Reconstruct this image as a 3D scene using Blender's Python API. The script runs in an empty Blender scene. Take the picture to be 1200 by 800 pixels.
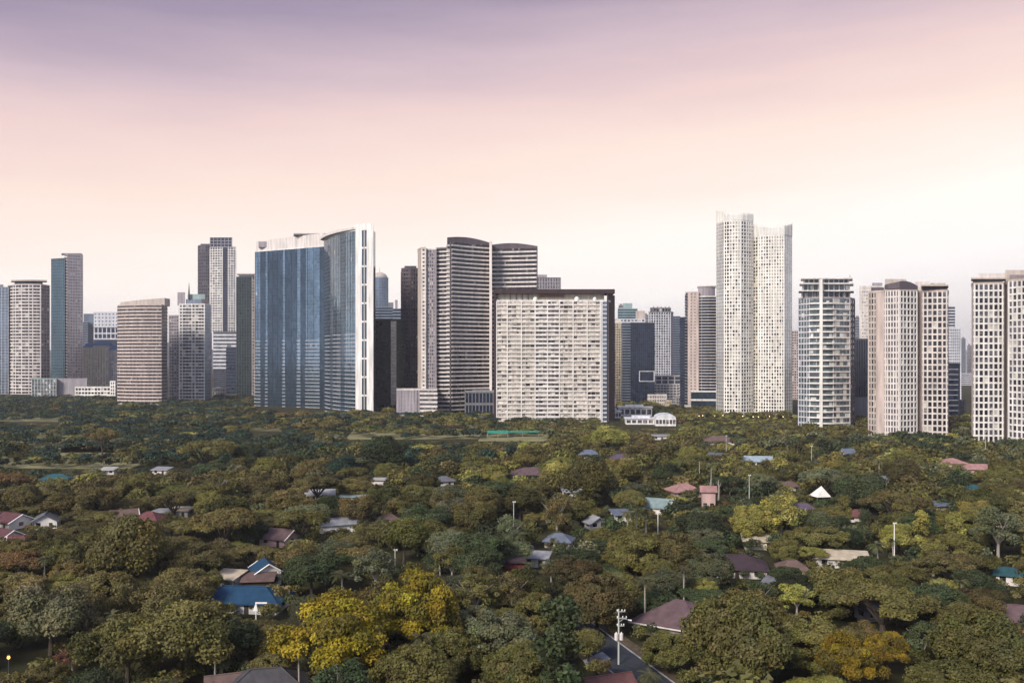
import bpy, math, random
import numpy as np
from mathutils import Vector, Matrix
random.seed(7); rng = np.random.default_rng(7)
S = bpy.context.scene; COL = S.collection; R = math.radians
F, YH, H = 1040.0, 420.0, 60.0            # focal length (px at 1200 wide), horizon row, camera height (m)
def P(px, D): return Vector(((px - 600) / F * D, D))
def Z(py, D): return H + (YH - py) / F * D
def G(px, py, z=0.0):
    D = (H - z) * F / (py - YH)
    return Vector(((px - 600) / F * D, D, z))

# ------------------------------------------------------------------ materials
def nt_new(name):
    m = bpy.data.materials.new(name); m.use_nodes = True
    nt = m.node_tree; nt.nodes.clear()
    out = nt.nodes.new('ShaderNodeOutputMaterial')
    return m, nt, out
def N(nt, t, **kw):
    n = nt.nodes.new(t)
    for k, v in kw.items():
        if k.startswith('i_'): n.inputs[k[2:].replace('_', ' ')].default_value = v
        else: setattr(n, k, v)
    return n
def L(nt, a, ao, b, bi): nt.links.new(a.outputs[ao], b.inputs[bi])
def rgba(c): return (c[0], c[1], c[2], 1.0)

def mat_wall(name, c, rough=0.85, var=0.19, scale=0.06, streak=True, spec=0.3):
    m, nt, out = nt_new(name)
    p = N(nt, 'ShaderNodeBsdfPrincipled'); p.inputs['Roughness'].default_value = rough
    p.inputs['Specular IOR Level'].default_value = spec
    g = N(nt, 'ShaderNodeNewGeometry')
    mp = N(nt, 'ShaderNodeMapping'); mp.inputs['Scale'].default_value = (1.0, 1.0, 0.12 if streak else 1.0)
    L(nt, g, 'Position', mp, 'Vector')
    n1 = N(nt, 'ShaderNodeTexNoise'); n1.inputs['Scale'].default_value = scale * 6; n1.inputs['Detail'].default_value = 5
    L(nt, mp, 'Vector', n1, 'Vector')
    r = N(nt, 'ShaderNodeValToRGB')
    r.color_ramp.elements[0].position = 0.3; r.color_ramp.elements[1].position = 0.72
    lo = [x * (1 - var * 1.6) for x in c]; hi = [min(1, x * (1 + var * 0.6)) for x in c]
    r.color_ramp.elements[0].color = rgba(lo); r.color_ramp.elements[1].color = rgba(hi)
    L(nt, n1, 'Fac', r, 'Fac'); L(nt, r, 'Color', p, 'Base Color')
    L(nt, p, 'BSDF', out, 'Surface')
    return m

def mat_glass(name, c, metal=0.0, rough=0.08, var=0.5, cell=(2.0, 2.0, 1.8), tilt=0.03, light=0.0, lightc=(0.5, 0.47, 0.42), patch=0.25):
    """coated facade glass: each pane a slightly different tint and tilt, some with drawn blinds"""
    m, nt, out = nt_new(name)
    p = N(nt, 'ShaderNodeBsdfPrincipled'); p.inputs['Roughness'].default_value = rough
    p.inputs['Metallic'].default_value = metal
    g = N(nt, 'ShaderNodeNewGeometry')
    sn = N(nt, 'ShaderNodeVectorMath', operation='SNAP'); sn.inputs[1].default_value = cell
    L(nt, g, 'Position', sn, 0)
    wn = N(nt, 'ShaderNodeTexWhiteNoise'); L(nt, sn, 'Vector', wn, 'Vector')
    r = N(nt, 'ShaderNodeValToRGB')
    r.color_ramp.elements[0].color = rgba([x * (1 - var) for x in c])
    r.color_ramp.elements[1].color = rgba([x * (1 + var) for x in c])
    if light > 0:
        r.color_ramp.elements[1].position = 1 - light
        e = r.color_ramp.elements.new(min(0.999, 1 - light + 0.01)); e.color = rgba(lightc)
    L(nt, wn, 'Value', r, 'Fac')
    # broad tonal patches of the coating and of what hangs behind it
    mp = N(nt, 'ShaderNodeMapping'); mp.inputs['Scale'].default_value = (.05, .05, .02); L(nt, g, 'Position', mp, 'Vector')
    n2 = N(nt, 'ShaderNodeTexNoise'); n2.inputs['Scale'].default_value = 1.0; n2.inputs['Detail'].default_value = 4; L(nt, mp, 'Vector', n2, 'Vector')
    mr = N(nt, 'ShaderNodeMapRange'); mr.inputs['From Min'].default_value = .3; mr.inputs['From Max'].default_value = .7
    mr.inputs['To Min'].default_value = 1-patch; mr.inputs['To Max'].default_value = 1+patch; L(nt, n2, 'Fac', mr, 'Value')
    vs = N(nt, 'ShaderNodeVectorMath', operation='SCALE'); L(nt, r, 'Color', vs, 0); nt.links.new(mr.outputs['Result'], vs.inputs['Scale'])
    L(nt, vs, 'Vector', p, 'Base Color')
    # pane tilt
    sb = N(nt, 'ShaderNodeVectorMath', operation='SUBTRACT'); sb.inputs[1].default_value = (0.5, 0.5, 0.5)
    L(nt, wn, 'Color', sb, 0)
    sc = N(nt, 'ShaderNodeVectorMath', operation='SCALE'); sc.inputs['Scale'].default_value = tilt
    L(nt, sb, 'Vector', sc, 0)
    ad = N(nt, 'ShaderNodeVectorMath', operation='ADD'); L(nt, g, 'Normal', ad, 0); L(nt, sc, 'Vector', ad, 1)
    nm = N(nt, 'ShaderNodeVectorMath', operation='NORMALIZE'); L(nt, ad, 'Vector', nm, 0)
    L(nt, nm, 'Vector', p, 'Normal')
    L(nt, p, 'BSDF', out, 'Surface')
    return m

def mat_roof(name, c, tile=1.6):
    m, nt, out = nt_new(name)
    p = N(nt, 'ShaderNodeBsdfPrincipled'); p.inputs['Roughness'].default_value = 0.75
    p.inputs['Specular IOR Level'].default_value = 0.25
    tc = N(nt, 'ShaderNodeTexCoord')
    n1 = N(nt, 'ShaderNodeTexNoise'); n1.inputs['Scale'].default_value = 0.5; n1.inputs['Detail'].default_value = 6
    L(nt, tc, 'Object', n1, 'Vector')
    w = N(nt, 'ShaderNodeTexWave', wave_type='BANDS', bands_direction='X'); w.inputs['Scale'].default_value = tile
    w.inputs['Distortion'].default_value = 0.3
    L(nt, tc, 'Object', w, 'Vector')
    r = N(nt, 'ShaderNodeValToRGB'); r.color_ramp.elements[0].position = .3; r.color_ramp.elements[1].position = .7
    r.color_ramp.elements[0].color = rgba([x * .72 for x in c]); r.color_ramp.elements[1].color = rgba([min(1, x * 1.15) for x in c])
    L(nt, n1, 'Fac', r, 'Fac'); L(nt, r, 'Color', p, 'Base Color')
    b = N(nt, 'ShaderNodeBump'); b.inputs['Strength'].default_value = 0.5; b.inputs['Distance'].default_value = 0.08
    L(nt, w, 'Fac', b, 'Height'); L(nt, b, 'Normal', p, 'Normal')
    L(nt, p, 'BSDF', out, 'Surface')
    return m

def mat_emit(name, c, s):
    m, nt, out = nt_new(name)
    e = N(nt, 'ShaderNodeEmission'); e.inputs['Color'].default_value = rgba(c); e.inputs['Strength'].default_value = s
    L(nt, e, 'Emission', out, 'Surface'); return m

def mat_foliage(name, attr_col):
    m, nt, out = nt_new(name)
    if attr_col:
        a = N(nt, 'ShaderNodeAttribute', attribute_name='col'); csrc = (a, 'Color')
    else:
        a = N(nt, 'ShaderNodeObjectInfo'); csrc = (a, 'Color')
    t = N(nt, 'ShaderNodeAttribute', attribute_name='tint')
    mx = N(nt, 'ShaderNodeMix', data_type='RGBA', blend_type='MULTIPLY'); mx.inputs[0].default_value = 1.0
    nt.links.new(csrc[0].outputs[csrc[1]], mx.inputs[6]); nt.links.new(t.outputs['Color'], mx.inputs[7])
    p = N(nt, 'ShaderNodeBsdfPrincipled'); p.inputs['Roughness'].default_value = 0.62
    p.inputs['Specular IOR Level'].default_value = 0.22
    nt.links.new(mx.outputs[2], p.inputs['Base Color'])
    tr = N(nt, 'ShaderNodeBsdfTranslucent')
    g2 = N(nt, 'ShaderNodeMix', data_type='RGBA', blend_type='MULTIPLY'); g2.inputs[0].default_value = 1.0
    g2.inputs[7].default_value = (1.3, 1.35, 0.6, 1); nt.links.new(mx.outputs[2], g2.inputs[6])
    nt.links.new(g2.outputs[2], tr.inputs['Color'])
    ms = N(nt, 'ShaderNodeMixShader'); ms.inputs[0].default_value = 0.13
    L(nt, p, 'BSDF', ms, 1); L(nt, tr, 'BSDF', ms, 2); L(nt, ms, 'Shader', out, 'Surface')
    return m

M = {}
def W(k, c, **kw): M[k] = mat_wall(k, c, **kw)
W('white', (.77, .74, .70)); W('ivory', (.76, .70, .63)); W('offwhite', (.68, .625, .585)); W('beige', (.52, .45, .39))
W('rose', (.54, .45, .41)); W('taupe', (.25, .215, .205)); W('mauve', (.33, .30, .32)); W('grey', (.30, .29, .295)); W('midgrey', (.19, .19, .20))
W('darkgrey', (.085, .085, .095)); W('brown', (.055, .035, .036)); W('plum', (.115, .095, .105)); W('coolwhite', (.62, .63, .66)); W('bluegrey', (.20, .24, .29))
W('navy', (.04, .05, .07)); W('sand', (.50, .43, .32)); W('cream', (.76, .69, .55)); W('tealwall', (.30, .385, .375)); W('purewhite', (.88, .85, .78))
W('pinkwall', (.52, .36, .33)); W('redwall', (.16, .035, .035)); W('brick', (.28, .15, .10)); W('steel', (.36, .37, .38), rough=.5)
W('concrete_pole', (.48, .50, .44)); W('wood', (.06, .045, .035)); W('black', (.012, .012, .014), rough=.5)
M['g_dark'] = mat_glass('dark_glass', (.018, .016, .018), var=.6, light=.04, lightc=(.13, .11, .09))
M['g_mid'] = mat_glass('grey_glass', (.075, .075, .085), var=.5, light=.1, lightc=(.22, .21, .2))
M['g_pale'] = mat_glass('blind_and_reflection_glass', (.44, .41, .35), var=.2, rough=.25)
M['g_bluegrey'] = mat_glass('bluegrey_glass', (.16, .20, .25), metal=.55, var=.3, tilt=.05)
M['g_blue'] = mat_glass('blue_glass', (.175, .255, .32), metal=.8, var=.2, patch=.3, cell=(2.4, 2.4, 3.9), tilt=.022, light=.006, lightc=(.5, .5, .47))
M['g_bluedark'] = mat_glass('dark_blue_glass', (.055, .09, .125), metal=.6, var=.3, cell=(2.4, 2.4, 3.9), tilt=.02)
M['g_teal'] = mat_glass('teal_glass', (.035, .085, .105), metal=.4, var=.4, cell=(2, 2, 3.6), tilt=.05)
M['g_green'] = mat_glass('dark_green_glass', (.012, .028, .026), metal=.25, var=.4, cell=(3, 3, 3.6), tilt=.05)
M['g_navy'] = mat_glass('navy_glass', (.014, .024, .046), metal=.2, var=.5, cell=(3, 3, 3.6), tilt=.05)
M['g_aqua'] = mat_glass('aqua_glass', (.095, .12, .125), metal=.2, var=.45, cell=(2.5, 2.5, 3.4), tilt=.06, light=.08, lightc=(.6, .6, .56))
M['g_smoke'] = mat_glass('smoked_glass', (.022, .018, .019), var=.6, cell=(2.2, 2.2, 4.0), light=.05, lightc=(.22, .19, .16))
M['g_silver'] = mat_glass('silver_glass', (.42, .44, .44), metal=.6, var=.2, tilt=.03)
M['g_twin'] = mat_glass('curtained_glass', (.38, .35, .295), var=.22, rough=.2)
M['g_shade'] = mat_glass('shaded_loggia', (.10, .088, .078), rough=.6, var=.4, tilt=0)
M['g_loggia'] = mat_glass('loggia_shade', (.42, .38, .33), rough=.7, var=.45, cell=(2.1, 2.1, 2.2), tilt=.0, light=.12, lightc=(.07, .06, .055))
M['g_warm'] = mat_emit('lit_window', (1.0, .78, .5), .55)
M['g_crown'] = mat_glass('crown_glass', (.60, .595, .56), metal=.1, var=.12, rough=.2)
M['lamp'] = mat_emit('lamp_glow', (1.0, .45, .10), 2.2)
M['lamp_warm'] = mat_emit('warm_lamp', (1.0, .74, .36), 3.0)
M['leaf'] = mat_foliage('foliage', False); M['leafc'] = mat_foliage('far_foliage', True)
W('bark', (.07, .055, .042), scale=.6, streak=False); W('palebark', (.34, .31, .27), scale=.6, streak=False)

# ------------------------------------------------------------------ mesh helpers
class MB:
    def __init__(s): s.v = []; s.f = []; s.m = []
    def quad(s, a, b, c, d, mi=0):
        i = len(s.v); s.v += [a, b, c, d]; s.f.append((i, i+1, i+2, i+3)); s.m.append(mi)
    def tri(s, a, b, c, mi=0):
        i = len(s.v); s.v += [a, b, c]; s.f.append((i, i+1, i+2)); s.m.append(mi)
    def hexa(s, b4, t4, mi=0):
        i = len(s.v); s.v += list(b4) + list(t4)
        for q in ((3, 2, 1, 0), (4, 5, 6, 7), (0, 1, 5, 4), (1, 2, 6, 5), (2, 3, 7, 6), (3, 0, 4, 7)):
            s.f.append(tuple(i+k for k in q)); s.m.append(mi)
    def box(s, x0, x1, y0, y1, z0, z1, mi=0):
        s.hexa([(x0, y0, z0), (x1, y0, z0), (x1, y1, z0), (x0, y1, z0)], [(x0, y0, z1), (x1, y0, z1), (x1, y1, z1), (x0, y1, z1)], mi)
    def obox(s, c, t, n, hw, o0, o1, z0, z1, mi=0):
        """box around point c (2D), along tangent t by +-hw, along normal n from o0 to o1"""
        q = [c - t*hw + n*o1, c + t*hw + n*o1, c + t*hw + n*o0, c - t*hw + n*o0]
        s.hexa([(p.x, p.y, z0) for p in q], [(p.x, p.y, z1) for p in q], mi)
    def prism(s, poly, z0, z1, mi=0):
        n = len(poly); i = len(s.v)
        s.v += [(p[0], p[1], z0) for p in poly] + [(p[0], p[1], z1 if not callable(z1) else z1(p)) for p in poly]
        for k in range(n):
            j = (k+1) % n; s.f.append((i+k, i+j, i+n+j, i+n+k)); s.m.append(mi)
        s.f.append(tuple(i+n+k for k in range(n))); s.m.append(mi)
        s.f.append(tuple(i+n-1-k for k in range(n))); s.m.append(mi)
    def tube(s, pts, rad, seg=6, mi=0, cap=True):
        i0 = len(s.v); pts = [Vector(p) for p in pts]
        for k, p in enumerate(pts):
            d = (pts[min(k+1, len(pts)-1)] - pts[max(k-1, 0)]).normalized()
            u = d.cross(Vector((0.31, 0.95, 0.02))).normalized(); w = d.cross(u)
            r = rad[k] if hasattr(rad, '__len__') else rad
            for j in range(seg):
                a = 2*math.pi*j/seg; q = p + u*(math.cos(a)*r) + w*(math.sin(a)*r); s.v.append(tuple(q))
        for k in range(len(pts)-1):
            for j in range(seg):
                a = i0 + k*seg + j; b = i0 + k*seg + (j+1) % seg
                s.f.append((a, b, b+seg, a+seg)); s.m.append(mi)
        if cap:
            s.f.append(tuple(i0+seg-1-j for j in range(seg))); s.m.append(mi)
            e = i0 + (len(pts)-1)*seg; s.f.append(tuple(e+j for j in range(seg))); s.m.append(mi)
    def mesh(s, name, mats):
        me = bpy.data.meshes.new(name); me.from_pydata([tuple(v) for v in s.v], [], s.f)
        for m in mats: me.materials.append(M[m] if isinstance(m, str) else m)
        if len(mats) > 1: me.polygons.foreach_set('material_index', s.m)
        me.update(); return me
    def build(s, name, mats, parent=None, loc=(0, 0, 0)):
        return link(name, s.mesh(name, mats if isinstance(mats, (list, tuple)) else [mats]), parent, loc)
def link(name, me, parent=None, loc=(0, 0, 0)):
    o = bpy.data.objects.new(name, me); COL.objects.link(o); o.parent = parent; o.location = loc
    return o
def tag(o, label=None, cat=None, group=None, kind=None):
    if label: o['label'] = label
    if cat: o['category'] = cat
    if group: o['group'] = group
    if kind: o['kind'] = kind
    return o
def thing(name, label, cat, loc, rot=0.0, group=None):
    o = bpy.data.objects.new(name, None); COL.objects.link(o); o.empty_display_size = 1
    o.location = loc; o.rotation_euler = (0, 0, rot)
    return tag(o, label, cat, group)

# ------------------------------------------------------------------ tower engine
def arc(a, b, bulge, n):
    """points a..b bowing outwards (to the right of travel) by bulge metres"""
    a, b = Vector(a), Vector(b); d = b - a; nn = Vector((d.y, -d.x)).normalized()
    return [a + d*(k/n) + nn*(bulge*4*(k/n)*(1-k/n)) for k in range(n+1)]
def line(a, b, n=1): return arc(a, b, 0, n)
def resample(pts, n):
    ls = [0]
    for a, b in zip(pts, pts[1:]): ls.append(ls[-1] + (b-a).length)
    out = []
    for k in range(n+1):
        s = ls[-1]*k/n
        for i in range(len(pts)-1):
            if s <= ls[i+1] + 1e-6: break
        a, b = pts[i], pts[i+1]; t = (s-ls[i])/max(1e-6, ls[i+1]-ls[i])
        d = (b-a).normalized(); out.append((a+(b-a)*t, d, Vector((d.y, -d.x))))
    return out, ls[-1]
def strip(mb, pts, nrm, o0, o1, z0, z1, mi=0):
    n = len(pts)
    A = [pts[k]+nrm[k]*o1 for k in range(n)]; B = [pts[k]+nrm[k]*o0 for k in range(n)]
    for k in range(n-1):
        a, b, c, d = A[k], A[k+1], B[k+1], B[k]
        mb.quad((a.x, a.y, z0), (b.x, b.y, z0), (b.x, b.y, z1), (a.x, a.y, z1), mi)
        mb.quad((a.x, a.y, z1), (b.x, b.y, z1), (c.x, c.y, z1), (d.x, d.y, z1), mi)
        mb.quad((d.x, d.y, z0), (c.x, c.y, z0), (b.x, b.y, z0), (a.x, a.y, z0), mi)
    for k in (0, n-1):
        a, d = A[k], B[k]; mb.quad((a.x, a.y, z0), (a.x, a.y, z1), (d.x, d.y, z1), (d.x, d.y, z0), mi)
def poly_normals(poly):
    n = len(poly); out = []
    for k in range(n):
        d1 = (poly[k]-poly[k-1]).normalized(); d2 = (poly[(k+1) % n]-poly[k]).normalized()
        n1 = Vector((d1.y, -d1.x)); n2 = Vector((d2.y, -d2.x)); b = n1+n2
        if b.length < 1e-4: b = n1
        b = b.normalized(); out.append(b*min(2.0, 1/max(.3, b.dot(n1))))
    return out
WINPOOL = {}
def segment(root, runs, z0, z1, nf, depth=26, wall='grey', top=None, bands_name='floor_band', parapet=1.2, back=None):
    """one prismatic volume of a tower. runs = [(pts, style-dict, bays)], left to right along what one sees; the back closes itself"""
    O = Vector((root.location.x, root.location.y))
    poly = []; idx = []
    for pts, st, n in runs:
        pts = [Vector(p) for p in pts]
        if poly and (poly[-1]-pts[0]).length < 0.05: i0 = len(poly)-1; poly += pts[1:]
        else: i0 = len(poly); poly += pts
        idx.append((i0, len(poly)-1))
    a, b = poly[0], poly[-1]
    if back is None:
        da = a.normalized() if a.length else Vector((0, 1)); db = b.normalized()
        bk = [b + db*depth, a + da*depth]
    else: bk = [Vector(p) for p in back]
    full = poly + bk
    nrm = poly_normals(full)
    loc = [p-O for p in full]
    mb = MB(); mb.prism(loc, z0, z1); mb.build('wall', wall, root)
    if parapet:
        mb = MB(); strip(mb, loc + [loc[0]], nrm + [nrm[0]], -.5, .25, z1-.3, z1+parapet); mb.build('parapet', top or wall, root)
    fh = (z1-z0)/nf
    runs2 = [(r[0], r[1], r[2]) for r in runs]
    # the two flanks take the style of the run next to them
    fl = [([poly[-1], bk[0]], runs[-1][1], max(1, round((bk[0]-poly[-1]).length/6)), (len(poly)-1, len(poly))),
          ([bk[1], poly[0]], runs[0][1], max(1, round((bk[1]-poly[0]).length/6)), (len(full)-1, 0))]
    bandmb = {}; wins = []
    allr = [(full[i0:i1+1], st, n, nrm[i0:i1+1], True) for (pts, st, n), (i0, i1) in zip(runs2, idx)]
    allr += [(p, st, n, [nrm[i] for i in ii], False) for p, st, n, ii in fl]
    piermb = []
    for pts, st, n, nn, main in allr:
        lp = [p-O for p in pts]
        if st.get('band'):
            out, h0, h1, bm = st['band']
            mb = bandmb.setdefault(bm, MB()); strip(mb, lp, nn, -.1, out, h0*fh, h1*fh)
        if st.get('ribbon'):
            h0, h1, gm = st['ribbon']
            mb = bandmb.setdefault('R:'+gm, MB()); strip(mb, lp, nn, -.1, .06, h0*fh, h1*fh)
        if st.get('curtain'):
            mb = MB(); strip(mb, lp, nn, -.1, .08, z0, z1-.35); mb.build('curtain_wall', st['curtain'], root)
        fr, ln = resample(lp, n)
        if st.get('pier'):
            pw, po, pm = st['pier']; ks = st.get('pier_at', range(n+1)) if main else range(n+1)
            for k in ks:
                c, d, nv = fr[k]
                if k == 0: c = c + d*(pw/2)
                elif k == n: c = c - d*(pw/2)
                mb = MB(); mb.obox(c, d, nv, pw/2, -.1, po, z0, z1+st.get('pier_up', -.02)); mb.build(st.get('pier_name', 'pier'), pm, root)
        if st.get('win'):
            mats, wts, h0, h1, frac = st['win']
            for k in range(n):
                c = (fr[k][0]+fr[k+1][0])/2; d = (fr[k+1][0]-fr[k][0]); hw = d.length*frac/2; d = d.normalized(); nv = Vector((d.y, -d.x))
                facing = max(0, -nv.dot((c+O).normalized())) if main else 0
                bias = st.get('bay_mats', {}).get(k) if main else None
                for i in range(nf):
                    m_ = bias if (bias and random.random() < .8) else random.choices(mats, wts)[0]
                    if random.random() < st.get('low_dark', 0)*(1-i/nf)**1.4: m_ = 'g_dark'  # more dark panes low down: unlit lower floors put into the colour
                    D = Vector((c.x+O.x, c.y+O.y, z0+i*fh-H)).length
                    wins.append((facing/D*1000 + random.random()*1e-4, k, c, d, nv, hw, i, h0, h1, m_))
    for bm, mb in bandmb.items():
        nm = 'ribbon_window' if bm.startswith('R:') else bands_name
        me = mb.mesh(nm, [bm[2:] if bm.startswith('R:') else bm])
        for i in range(nf): link(nm, me, root, (0, 0, z0+i*fh))
    if wins: WINPOOL.setdefault(root.name, [root, []])[1].extend([(w, z0, fh) for w in wins])
def flush_windows():
    for root, lst in WINPOOL.values():
        lst.sort(key=lambda t: -t[0][0]); cache = {}; st = MB(); mats = []
        for j, ((sc, k, c, d, nv, hw, i, h0, h1, m_), z0, fh) in enumerate(lst):
            if j < 100:
                key = (round(c.x, 2), round(c.y, 2), m_, round(fh, 3))
                if key not in cache:
                    mb = MB(); mb.obox(c*0, d, nv, hw, -.05, .08, h0*fh, h1*fh); cache[key] = mb.mesh('window', [m_])
                link('window', cache[key], root, (c.x, c.y, z0+i*fh))
            else:
                if m_ not in mats: mats.append(m_)
                st.obox(c, d, nv, hw, -.05, .08, z0+(i+h0)*fh, z0+(i+h1)*fh, mats.index(m_))
        if st.f:
            o = st.build('window', mats, root); o['kind'] = 'stuff'; o['label'] = 'the remaining small windows of the tower'
def tower(name, label, px, D, cat='tower', group=None):
    p = P(px, D); return thing(name, label, cat, (p.x, p.y, 0), 0, group)
def roofbox(root, pxa, pxb, D, dep, z0, z1, m, name='roof_plant_room', bulge=0):
    O = Vector((root.location.x, root.location.y)); a, b = P(pxa, D), P(pxb, D)
    pts = arc(a, b, bulge, 8 if bulge else 1)
    poly = [p-O for p in pts] + [b + b.normalized()*dep - O, a + a.normalized()*dep - O]
    mb = MB(); mb.prism(poly, z0, z1); return mb.build(name, m, root)
def G_(frame, fo=.4, pw=1.2, h0=-.16, h1=.16, mats=('g_dark', 'g_mid', 'g_pale'), w=(7, 2, 1), frac=.74, po=.45, **kw):
    d = dict(band=(fo, h0, h1, frame), pier=(pw, po, frame), win=(mats, w, h1, 1+h0, frac)); d.update(kw); return d
def B_(band, glass, o=.9, h0=0., h1=.38, **kw):
    d = dict(band=(o, h0, h1, band), ribbon=(h1, 1.0+h0-.01, glass)); d.update(kw); return d
def C_(glass, line_m=None, out=.18, h=.06, mull=None, **kw):
    d = dict(curtain=glass)
    if line_m: d['band'] = (out, 0, h, line_m)
    if mull: d['pier'] = mull; d['pier_name'] = 'mullion'
    d.update(kw); return d
BLANK = {}
# ------------------------------------------------------------------ TOWERS (pixel column and distance give the ground point)
def T_left():
    # sliver at the left edge
    D = 1500; t = tower('residential_tower', 'blue grey glass tower cut by the left edge of the view', 3, D)
    segment(t, [(line(P(-14, D), P(10, D)), C_('g_bluegrey', 'coolwhite', mull=(.5, .3, 'coolwhite')), 6)], 0, Z(337, D), 38, wall='bluegrey')
    roofbox(t, -10, 4, D+6, 10, Z(337, D), Z(333, D), 'midgrey')
    # curved white grid tower with a ring canopy
    D = 1500; t = tower('residential_tower', 'curved pale grid tower with a dark ring canopy on its roof at far left', 33, D)
    fr = [(arc(P(9, D+10), P(48, D-6), 9, 11), G_('offwhite', .9, 1.5, -.2, .2, pier_at=(0, 3, 4, 6, 8, 9, 11), frac=.8), 11),
          (line(P(48, D-6), P(58, D+16)), G_('taupe', .5, 1.2, frac=.7), 3)]
    segment(t, fr, 0, Z(334, D), 34, wall='taupe', top='offwhite')
    roofbox(t, 17, 50, D+4, 22, Z(333, D), Z(329.5, D), 'darkgrey', bulge=6)
    roofbox(t, 13, 55, D, 28, Z(329.5, D), Z(328, D), 'beige', 'roof_canopy', bulge=7)
    # teal glass and grey concrete tower
    D = 1650; t = tower('office_tower', 'tall slim tower half teal glass half grey concrete', 78, D)
    segment(t, [(line(P(60, D), P(76, D-14)), C_('g_teal', 'bluegrey', mull=(.4, .25, 'bluegrey')), 7)], 0, Z(304, D), 44, wall='navy')
    segment(t, [(line(P(76, D-8), P(79, D-12)), B_('offwhite', 'g_mid', 1.2, 0, .4), 1),
                (line(P(79, D-12), P(97, D)), G_('mauve', .25, 1.6, -.3, .3, w=(3, 5, 1), frac=.5), 6)], 0, Z(299, D), 46, wall='mauve')
    roofbox(t, 72, 96, D+2, 16, Z(298, D), Z(296.5, D), 'midgrey')
    # cluster of far buildings between
    D = 2150; t = tower('office_building', 'plain white far block with one dark slot left of the brown banded tower', 125, D, 'building')
    segment(t, [(line(P(110, D), P(139, D)), G_('coolwhite', .3, 2.4, -.3, .3, mats=('g_mid',), w=(1,), frac=.4, pier_at=(0, 3, 4, 7)), 7)], 0, Z(366, D), 20, wall='coolwhite')
    D = 2000; t = tower('office_building', 'dark blue far block with white window frames below the plain white block', 125, D, 'building')
    segment(t, [(line(P(110, D), P(140, D)), G_('coolwhite', .6, 2.0, -.12, .12, mats=('g_navy',), w=(1,), frac=.86), 6)], Z(397, D), Z(384, D), 2, wall='navy')
    segment(t, [(line(P(110, D), P(140, D)), C_('g_navy', 'navy'), 6)], 0, Z(397.2, D), 12, wall='navy', parapet=0)
    D = 2300; t = tower('office_tower', 'pale blue hazy far tower just right of the teal glass tower', 106, D)
    segment(t, [(line(P(98, D), P(110, D)), C_('g_bluegrey', 'bluegrey'), 3)], 0, Z(368, D), 30, wall='bluegrey')
    segment(t, [(line(P(96.5, D-20), P(103, D-20)), B_('bluegrey', 'g_navy', .3), 2)], 0, Z(378, D), 26, wall='bluegrey')
    D = 1620
    for a, b, y, s in ((97, 108, 403, 'a'), (109, 127, 401, 'b'), (127, 141, 406, 'c')):
        lab = {'a': 'sand coloured flats with a small blue roof directly right of the teal glass tower', 'b': 'sand coloured flats with blue roofs, widest of the three behind the white low hall',
               'c': 'sand coloured flats with a blue roof tucked against the brown banded tower'}[s]
        t = tower('apartment_block', lab, (a+b)/2, D, 'apartment block', 'sand coloured flats with blue roofs')
        c = (a+b)/2
        segment(t, [(arc(P(a, D), P(b, D), 3, 6), G_('sand' if s != 'c' else 'mauve', .3, 1.6, -.28, .28, w=(4, 4, 2), frac=.5), 6)], 0, Z(y+4, D), 19, wall='sand' if s != 'c' else 'mauve', parapet=0)
        O = Vector((t.location.x, t.location.y)); A, B_p = P(a-.3, D-1)-O, P(b+.3, D-1)-O
        m = MB(); z = Z(y+4, D); zz = Z(y-1, D)
        bk = Vector((0, 22)); mid = (A+B_p)/2
        m.hexa([(A.x, A.y, z), (B_p.x, B_p.y, z), (B_p.x, B_p.y+22, z), (A.x, A.y+22, z)],
               [(A.x+3, A.y+8, zz), (B_p.x-3, B_p.y+8, zz), (B_p.x-3, B_p.y+14, zz), (A.x+3, A.y+14, zz)]); m.build('roof', 'blueroof', t)
    # low halls
    D = 1380; t = tower('low_hall', 'pale green glass low hall at the foot of the curved grid tower', 52, D, 'building')
    segment(t, [(line(P(37, D), P(66, D)), C_('g_aqua', 'white', mull=(.5, .3, 'white')), 8)], 0, Z(444, D), 5, wall='tealwall', depth=30)
    D = 1390; t = tower('low_hall', 'blank mauve low block in front of the teal glass tower', 84, D, 'building')
    segment(t, [(line(P(66, D), P(102, D)), dict(pier=(.5, .12, 'grey'), band=(.1, .94, 1.0, 'grey')), 9)], 0, Z(444, D), 2, wall='mauve', depth=30)
    D = 1330; t = tower('low_hall', 'long white low building with a small tower at its right end', 110, D, 'building')
    segment(t, [(line(P(88, D), P(133, D)), G_('purewhite', .5, 1.0, -.2, .25, frac=.7), 12)], 0, Z(454, D), 3, wall='white', depth=25)
    segment(t, [(line(P(129, D-1), P(135, D-1)), G_('purewhite', .4, 1.4, -.2, .2, frac=.5), 2)], 0, Z(447, D), 5, wall='white', depth=10)
    # brown banded curved tower
    D = 1150; t = tower('office_tower', 'squat curved tower with close brown and cream horizontal bands', 167, D)
    segment(t, [(arc(P(138, D+8), P(189, D-6), 6, 12), B_('rose', 'g_smoke', .7, 0, .5, pier=(.35, .45, 'taupe')), 12),
                (line(P(189, D-6), P(196, D+16)), B_('taupe', 'g_dark', .4, 0, .5), 2)], 0, Z(358, D), 29, wall='taupe', top='rose')
    # sloping crown
    O = Vector((t.location.x, t.location.y)); pts = [p-O for p in arc(P(141, D+12), P(193, D+2), 5, 10)]
    poly = pts + [pts[-1]+Vector((0, 18)), pts[0]+Vector((0, 18))]
    mb = MB(); mb.prism(poly, Z(358, D), lambda p: Z(353.5 - (p[0]-pts[0].x)/(pts[-1].x-pts[0].x)*4.5, D)); mb.build('roof_crown', 'beige', t)
    # white grid tower with grey-blue glass flank
    D = 1230; t = tower('residential_tower', 'white grid apartment tower with a thin spire and a lower left wing', 224, D)
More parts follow.
